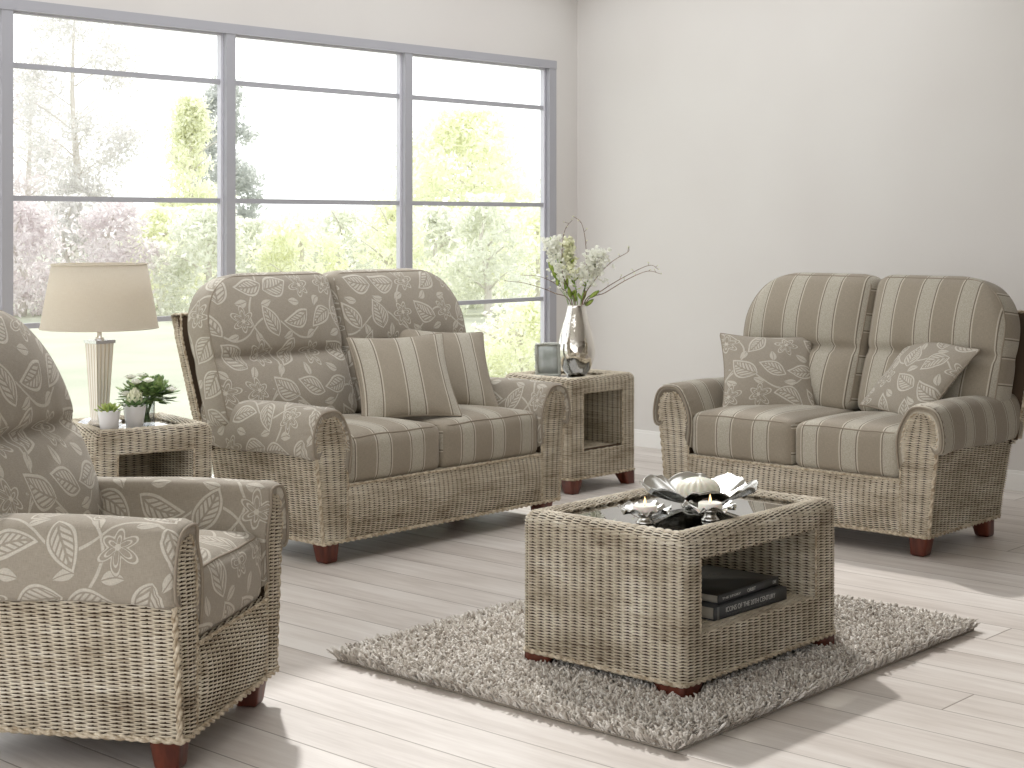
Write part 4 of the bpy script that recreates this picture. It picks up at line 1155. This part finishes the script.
def tealight(x, y, lab1, lab2, rz):
    root = empty('tealight_holder', (x, y, GZ), rz)
    mb = petal_dish(.078, .016, 6, .004, .002); mb.xf(lambda V: V+np.array((0, 0, .031))); mb.build('dish', root)
    mb = MB(); lathe(mb, [(0, 0), (.026, 0), (.027, .003), (.022, .008), (.017, .016), (.021, .025), (.027, .031), (0, .032)], M['silv2'], 32, fn=lambda r, z, a: (r*(1+.03*np.cos(a*16)), z)); mb.build('stem', root)
    tag(root, lab1, 'candle holder', 'silver tealight holders')
    c = empty('tealight', (x, y, GZ+.034))
    mb = MB(); lathe(mb, [(0, 0), (.034, 0), (.0355, .003), (.0355, .017), (.034, .0185), (.031, .0175), (0, .016)], mat('white_wax', srgb(240, 236, 228), .4, Subsurface_Weight=.2)[0] if 'wax' not in M else M['wax'], 36)
    M['wax'] = mb.mats[0]; mb.build('wax', c)
    mb = MB(); tube(mb, [(0, 0, .015), (0, 0, .022)], .0008, M['soil'], 6); mb.build('wick', c)
    if 'flame' not in M:
        fm = bpy.data.materials.new('flame'); fm.use_nodes = True; nt = NT(fm.node_tree); bs = nt.n['Principled BSDF']
        bs.inputs['Emission Color'].default_value = (1, .62, .25, 1); bs.inputs['Emission Strength'].default_value = 2.2; bs.inputs['Base Color'].default_value = (1, .8, .5, 1); M['flame'] = fm
    mb = MB(); lathe(mb, [(0, .019), (.0030, .022), (.0042, .027), (.0030, .034), (.0012, .040), (0.0001, .045)], M['flame'], 16); mb.build('flame', c)
    tag(c, lab2, 'candle', 'burning tealights')
tealight(3.788, 2.898, 'small silver flower-shaped tealight holder on the coffee table, nearer the table end without the opening', 'lit white tealight in the left silver holder', .2)
tealight(3.955, 2.782, 'small silver flower-shaped tealight holder on the coffee table, directly before the petal bowl', 'lit white tealight in the holder before the petal bowl', .7)

def text(body, size, loc, rot, m, parent, name='lettering', ext=.0003, spacing=1.0, width=None):
    cu = bpy.data.curves.new(name, 'FONT'); cu.body = body; cu.size = size; cu.extrude = ext; cu.space_character = spacing
    cu.align_x = 'LEFT'; cu.align_y = 'CENTER'; cu.materials.append(m)
    o = bpy.data.objects.new(name, cu); C.objects.link(o); o.parent = parent; o.location = loc; o.rotation_euler = rot
    if width:
        bpy.context.view_layer.update(); w = o.dimensions[0]
        if w > 0: o.scale = (width/w, 1, 1)
    bpy.context.view_layer.update(); dg = bpy.context.evaluated_depsgraph_get()
    me = bpy.data.meshes.new_from_object(o.evaluated_get(dg)); n2 = bpy.data.objects.new(name, me); C.objects.link(n2)
    n2.parent = parent; n2.location = loc; n2.rotation_euler = rot; n2.scale = o.scale
    bpy.data.objects.remove(o); return n2
def books():
    cov = mat('charcoal_cover', srgb(56, 57, 58), .4)[0]; cov2 = mat('grey_cover', srgb(66, 68, 70), .45)[0]; topm = mat('black_cover', srgb(44, 40, 37), .4)[0]
    page = mat('book_pages', srgb(176, 170, 158), .9)[0]; ink = mat('silver_ink', srgb(196, 196, 192), .5)[0]; teal = mat('pale_teal_ink', srgb(150, 178, 176), .5)[0]
    dim = mat('grey_ink', srgb(92, 84, 76), .5)[0]; lite = mat('spine_band', srgb(104, 106, 106), .5)[0]
    def book(x, y, z, w, d, t, sp, tp, lab, rz):
        root = empty('book', (x, y, z), rz)
        mb = MB(); box(mb, (0, .0, 0), (w, d, .003), sp, .001); box(mb, (0, .0, t-.003), (w, d, t), tp, .001); box(mb, (0, -.002, 0), (w, .003, t), sp, .0012); mb.build('cover', root)
        mb = MB(); box(mb, (.004, .003, .003), (w-.004, d-.004, t-.003), page, .0005); mb.build('pages', root)
        tag(root, lab, 'book', 'books on the coffee table shelf'); return root
    z = .1935
    b1 = book(3.865, 2.705, z, .375, .27, .040, cov2, cov2, 'thick dark grey book lettered on its spine, under the black one', R_(-1))
    text('ICONS OF THE 20TH CENTURY', .021, (.055, -.0024, .023), (PI/2, 0, 0), ink, b1, width=.255)
    text('THE STORY OF AN ERA IN PICTURES AND WORDS', .007, (.06, -.0024, .008), (PI/2, 0, 0), lite, b1, width=.25)
    mb = MB(); box(mb, (.012, -.0028, .002), (.022, -.0018, .038), lite, .0003); mb.build('spine_band', b1)
    b2 = book(3.900, 2.715, z+.0405, .335, .26, .027, cov, topm, 'black-covered book with grey spine, on top of the thicker book', R_(1.5))
    text('ORBIT', .015, (.155, -.0024, .0145), (PI/2, 0, 0), ink, b2, width=.045)
    text('THE STORY', .009, (.018, -.0024, .0135), (PI/2, 0, 0), ink, b2, width=.10)
    text('DK', .014, (.298, -.0024, .0145), (PI/2, 0, 0), ink, b2, width=.02)
    text('ORB', .045, (.055, .16, .0272), (0, 0, 0), teal, b2, width=.085)
    text('NCA', .045, (.165, .16, .0272), (0, 0, 0), dim, b2, width=.10)
books()

# ------------------------------------------------------------------ garden
def place(px, D): r = (px-512)/1612; return (.6708*r+.7416)*D, (-.7416*r+.6708)*D
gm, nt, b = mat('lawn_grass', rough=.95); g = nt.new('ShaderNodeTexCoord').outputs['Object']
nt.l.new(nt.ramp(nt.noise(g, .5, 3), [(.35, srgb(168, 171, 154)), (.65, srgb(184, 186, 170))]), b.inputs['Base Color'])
bump(nt, b, nt.noise(g, 40, 2), .4, .02)
o = flatbox(MB(), (-40, WY+.21, -.6), (90, 120, -.15), gm).build('lawn', smooth=False); o['kind'] = 'structure'
def folm(name, c1, c2):  # leaf colours bleached towards white to stand in for garden haze
    m, nt, b = mat(name, rough=.8); g = nt.new('ShaderNodeTexCoord').outputs['Object']
    nt.l.new(nt.ramp(nt.noise(g, 1.8, 3), [(.35, c1), (.65, c2)]), b.inputs['Base Color'])
    tr = nt.new('ShaderNodeBsdfTranslucent'); tr.inputs[0].default_value = c2
    mx = nt.new('ShaderNodeMixShader'); mx.inputs[0].default_value = .6; o = nt.n['Material Output']
    nt.l.new(b.outputs[0], mx.inputs[1]); nt.l.new(tr.outputs[0], mx.inputs[2]); nt.l.new(mx.outputs[0], o.inputs[0]); return m
FM = {'grey': folm('hazed_birch_leaf', srgb(216, 213, 212), srgb(230, 228, 227)), 'pink': folm('hazed_blossom_leaf', srgb(226, 219, 221), srgb(238, 233, 234)),
      'yel': folm('hazed_yellow_leaf', srgb(241, 242, 222), srgb(249, 250, 234)), 'grn': folm('hazed_green_leaf', srgb(232, 234, 224), srgb(242, 243, 234)), 'dark': folm('hazed_conifer_leaf', srgb(200, 203, 200), srgb(214, 216, 213))}
bark = mat('pale_bark', srgb(212, 206, 200), .9)[0]
def tree(px, D, h, w, key, name, label, n=5000, shape='round', ls=.10, zb=None, seed=0, cat='tree', group=None, clear=.15):
    r0 = np.random.default_rng(seed+100); x, y = place(px, D); root = empty(name, (x, y, -.15)); h = h+.15
    mb = MB()
    tube(mb, smooth_path([(0, 0, -.02), (r0.uniform(-.1, .1), 0, h*.3), (r0.uniform(-.15, .15), .05, h*.6), (0, 0, h*.9)], 5), np.linspace(.05+h*.012, .015, 16), bark, 8)
    br = []
    for i in range(16 if h > 2.5 else 5):
        a = r0.uniform(0, 2*PI); z0 = r0.uniform(.2, .75)*h; L = w*.5*r0.uniform(.5, .95)
        tube(mb, smooth_path([(0, 0, z0), (math.cos(a)*L*.5, math.sin(a)*L*.5, z0+L*.35), (math.cos(a)*L, math.sin(a)*L, z0+L*.6)], 3), np.linspace(.02, .006, 7), bark, 5)
    mb.build('trunk', root)
    # leaf cards with a small thickness fold
    nb = 60; bc = []
    for i in range(nb):
        t = r0.uniform(clear, 1); a = r0.uniform(0, 2*PI)
        if shape == 'cone': rad = w/2*(1-t)**.8*1.0+.05
        elif shape == 'bush': rad = w/2*math.sqrt(max(1-t*t, .02))
        else: rad = w/2*math.sin(PI*min(max((t-clear)/(1-clear), .05), .97))**.6
        q = math.sqrt(r0.uniform(.1, 1)); bc.append((rad*q*math.cos(a), rad*q*math.sin(a), t*h*.97))
    bc = np.array(bc); k = r0.integers(0, nb, n); sg = w*.075
    c = bc[k]+r0.normal(0, 1, (n, 3))*np.array((sg, sg, sg*.9)); c[:, 2] = np.clip(c[:, 2], .03, h)
    d1 = r0.normal(0, 1, (n, 3)); d1 /= np.linalg.norm(d1, axis=1, keepdims=True); d2 = np.cross(d1, r0.normal(0, 1, (n, 3))); d2 /= np.linalg.norm(d2, axis=1, keepdims=True)
    d3 = np.cross(d1, d2); L = ls*r0.uniform(.6, 1.2, (n, 1))
    V = np.stack([c-d1*L, c+d2*L*.45+d3*L*.15, c+d1*L, c-d2*L*.45+d3*L*.15], 1).reshape(-1, 3)
    Q = np.arange(n*4).reshape(-1, 4)
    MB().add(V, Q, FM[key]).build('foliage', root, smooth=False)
    tag(root, label, cat, group)
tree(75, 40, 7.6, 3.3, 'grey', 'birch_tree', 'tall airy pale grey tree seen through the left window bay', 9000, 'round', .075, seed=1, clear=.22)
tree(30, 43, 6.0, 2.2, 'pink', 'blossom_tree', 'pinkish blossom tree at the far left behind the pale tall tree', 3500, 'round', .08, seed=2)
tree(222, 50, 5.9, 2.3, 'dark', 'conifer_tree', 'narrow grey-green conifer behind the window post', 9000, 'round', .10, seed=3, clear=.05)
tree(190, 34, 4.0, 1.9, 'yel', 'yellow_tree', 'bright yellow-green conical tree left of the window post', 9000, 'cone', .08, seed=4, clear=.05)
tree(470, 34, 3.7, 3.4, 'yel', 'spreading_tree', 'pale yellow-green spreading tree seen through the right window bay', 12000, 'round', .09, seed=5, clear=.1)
hz = [(22, 26.0, 1.75, 1.65, 'pink'), (68, 28.6, 1.85, 1.65, 'grey'), (114, 26.0, 1.7, 1.65, 'pink'), (160, 28.6, 1.6, 1.65, 'yel'), (206, 26.0, 1.6, 1.65, 'grn'), (252, 28.6, 1.4, 1.65, 'grn'), (298, 26.0, 1.5, 1.65, 'yel'), (344, 28.6, 1.6, 1.65, 'grn'), (392, 26.0, 1.7, 1.65, 'yel'), (440, 28.6, 1.6, 1.65, 'grn'), (488, 26.0, 1.8, 1.65, 'grn'), (538, 28.6, 1.75, 1.65, 'yel')]
pos = ['leftmost in the first window bay', 'second from the left edge', 'behind the lamp shade on its left', 'behind the lamp shade on its right', 'beside the left window post', 'just right of the left window post', 'left of the middle bay centre',
       'right of the middle bay centre', 'at the right window post', 'left part of the right bay', 'right part of the right bay', 'rightmost by the window edge']
nm = {'pink': 'pale pinkish', 'grey': 'pale grey', 'yel': 'yellow-green', 'grn': 'pale green'}
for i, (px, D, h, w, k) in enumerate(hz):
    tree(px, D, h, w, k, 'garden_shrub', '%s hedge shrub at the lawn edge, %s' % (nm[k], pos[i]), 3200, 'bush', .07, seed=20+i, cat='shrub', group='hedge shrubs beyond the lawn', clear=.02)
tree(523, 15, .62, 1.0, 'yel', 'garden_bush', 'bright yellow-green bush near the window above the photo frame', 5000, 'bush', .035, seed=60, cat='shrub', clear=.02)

# ------------------------------------------------------------------ light
w = bpy.data.worlds.new('sky'); S.world = w; w.use_nodes = True; nt = NT(w.node_tree)
bg = nt.n['Background']; bg.inputs[0].default_value = (.985, .99, 1.0, 1); bg.inputs[1].default_value = 1.9
sun = bpy.data.lights.new('sun', 'SUN'); sun.energy = 2.3; sun.angle = R_(2.0); sun.color = (1, .98, .95)
so = bpy.data.objects.new('sun', sun); C.objects.link(so)
el = R_(43); dirv = Vector((.6*math.cos(el), .8*math.cos(el), math.sin(el))); so.rotation_euler = dirv.to_track_quat('Z', 'Y').to_euler(); so.location = (6, 8, 6)

# ------------------------------------------------------------------ camera
cam = bpy.data.cameras.new('camera'); co = bpy.data.objects.new('camera', cam); C.objects.link(co)
cam.sensor_width = 36; cam.lens = 36*1612/1024; cam.shift_y = -(384-223)/1024; cam.clip_end = 300
co.location = (0, 0, 1.35); co.rotation_euler = (PI/2, 0, -math.atan2(.7416, .6708))
S.camera = co
S.view_settings.view_transform = 'Standard'; S.view_settings.look = 'None'; S.view_settings.gamma = 1; S.view_settings.exposure = 0
S.view_settings.use_curve_mapping = False
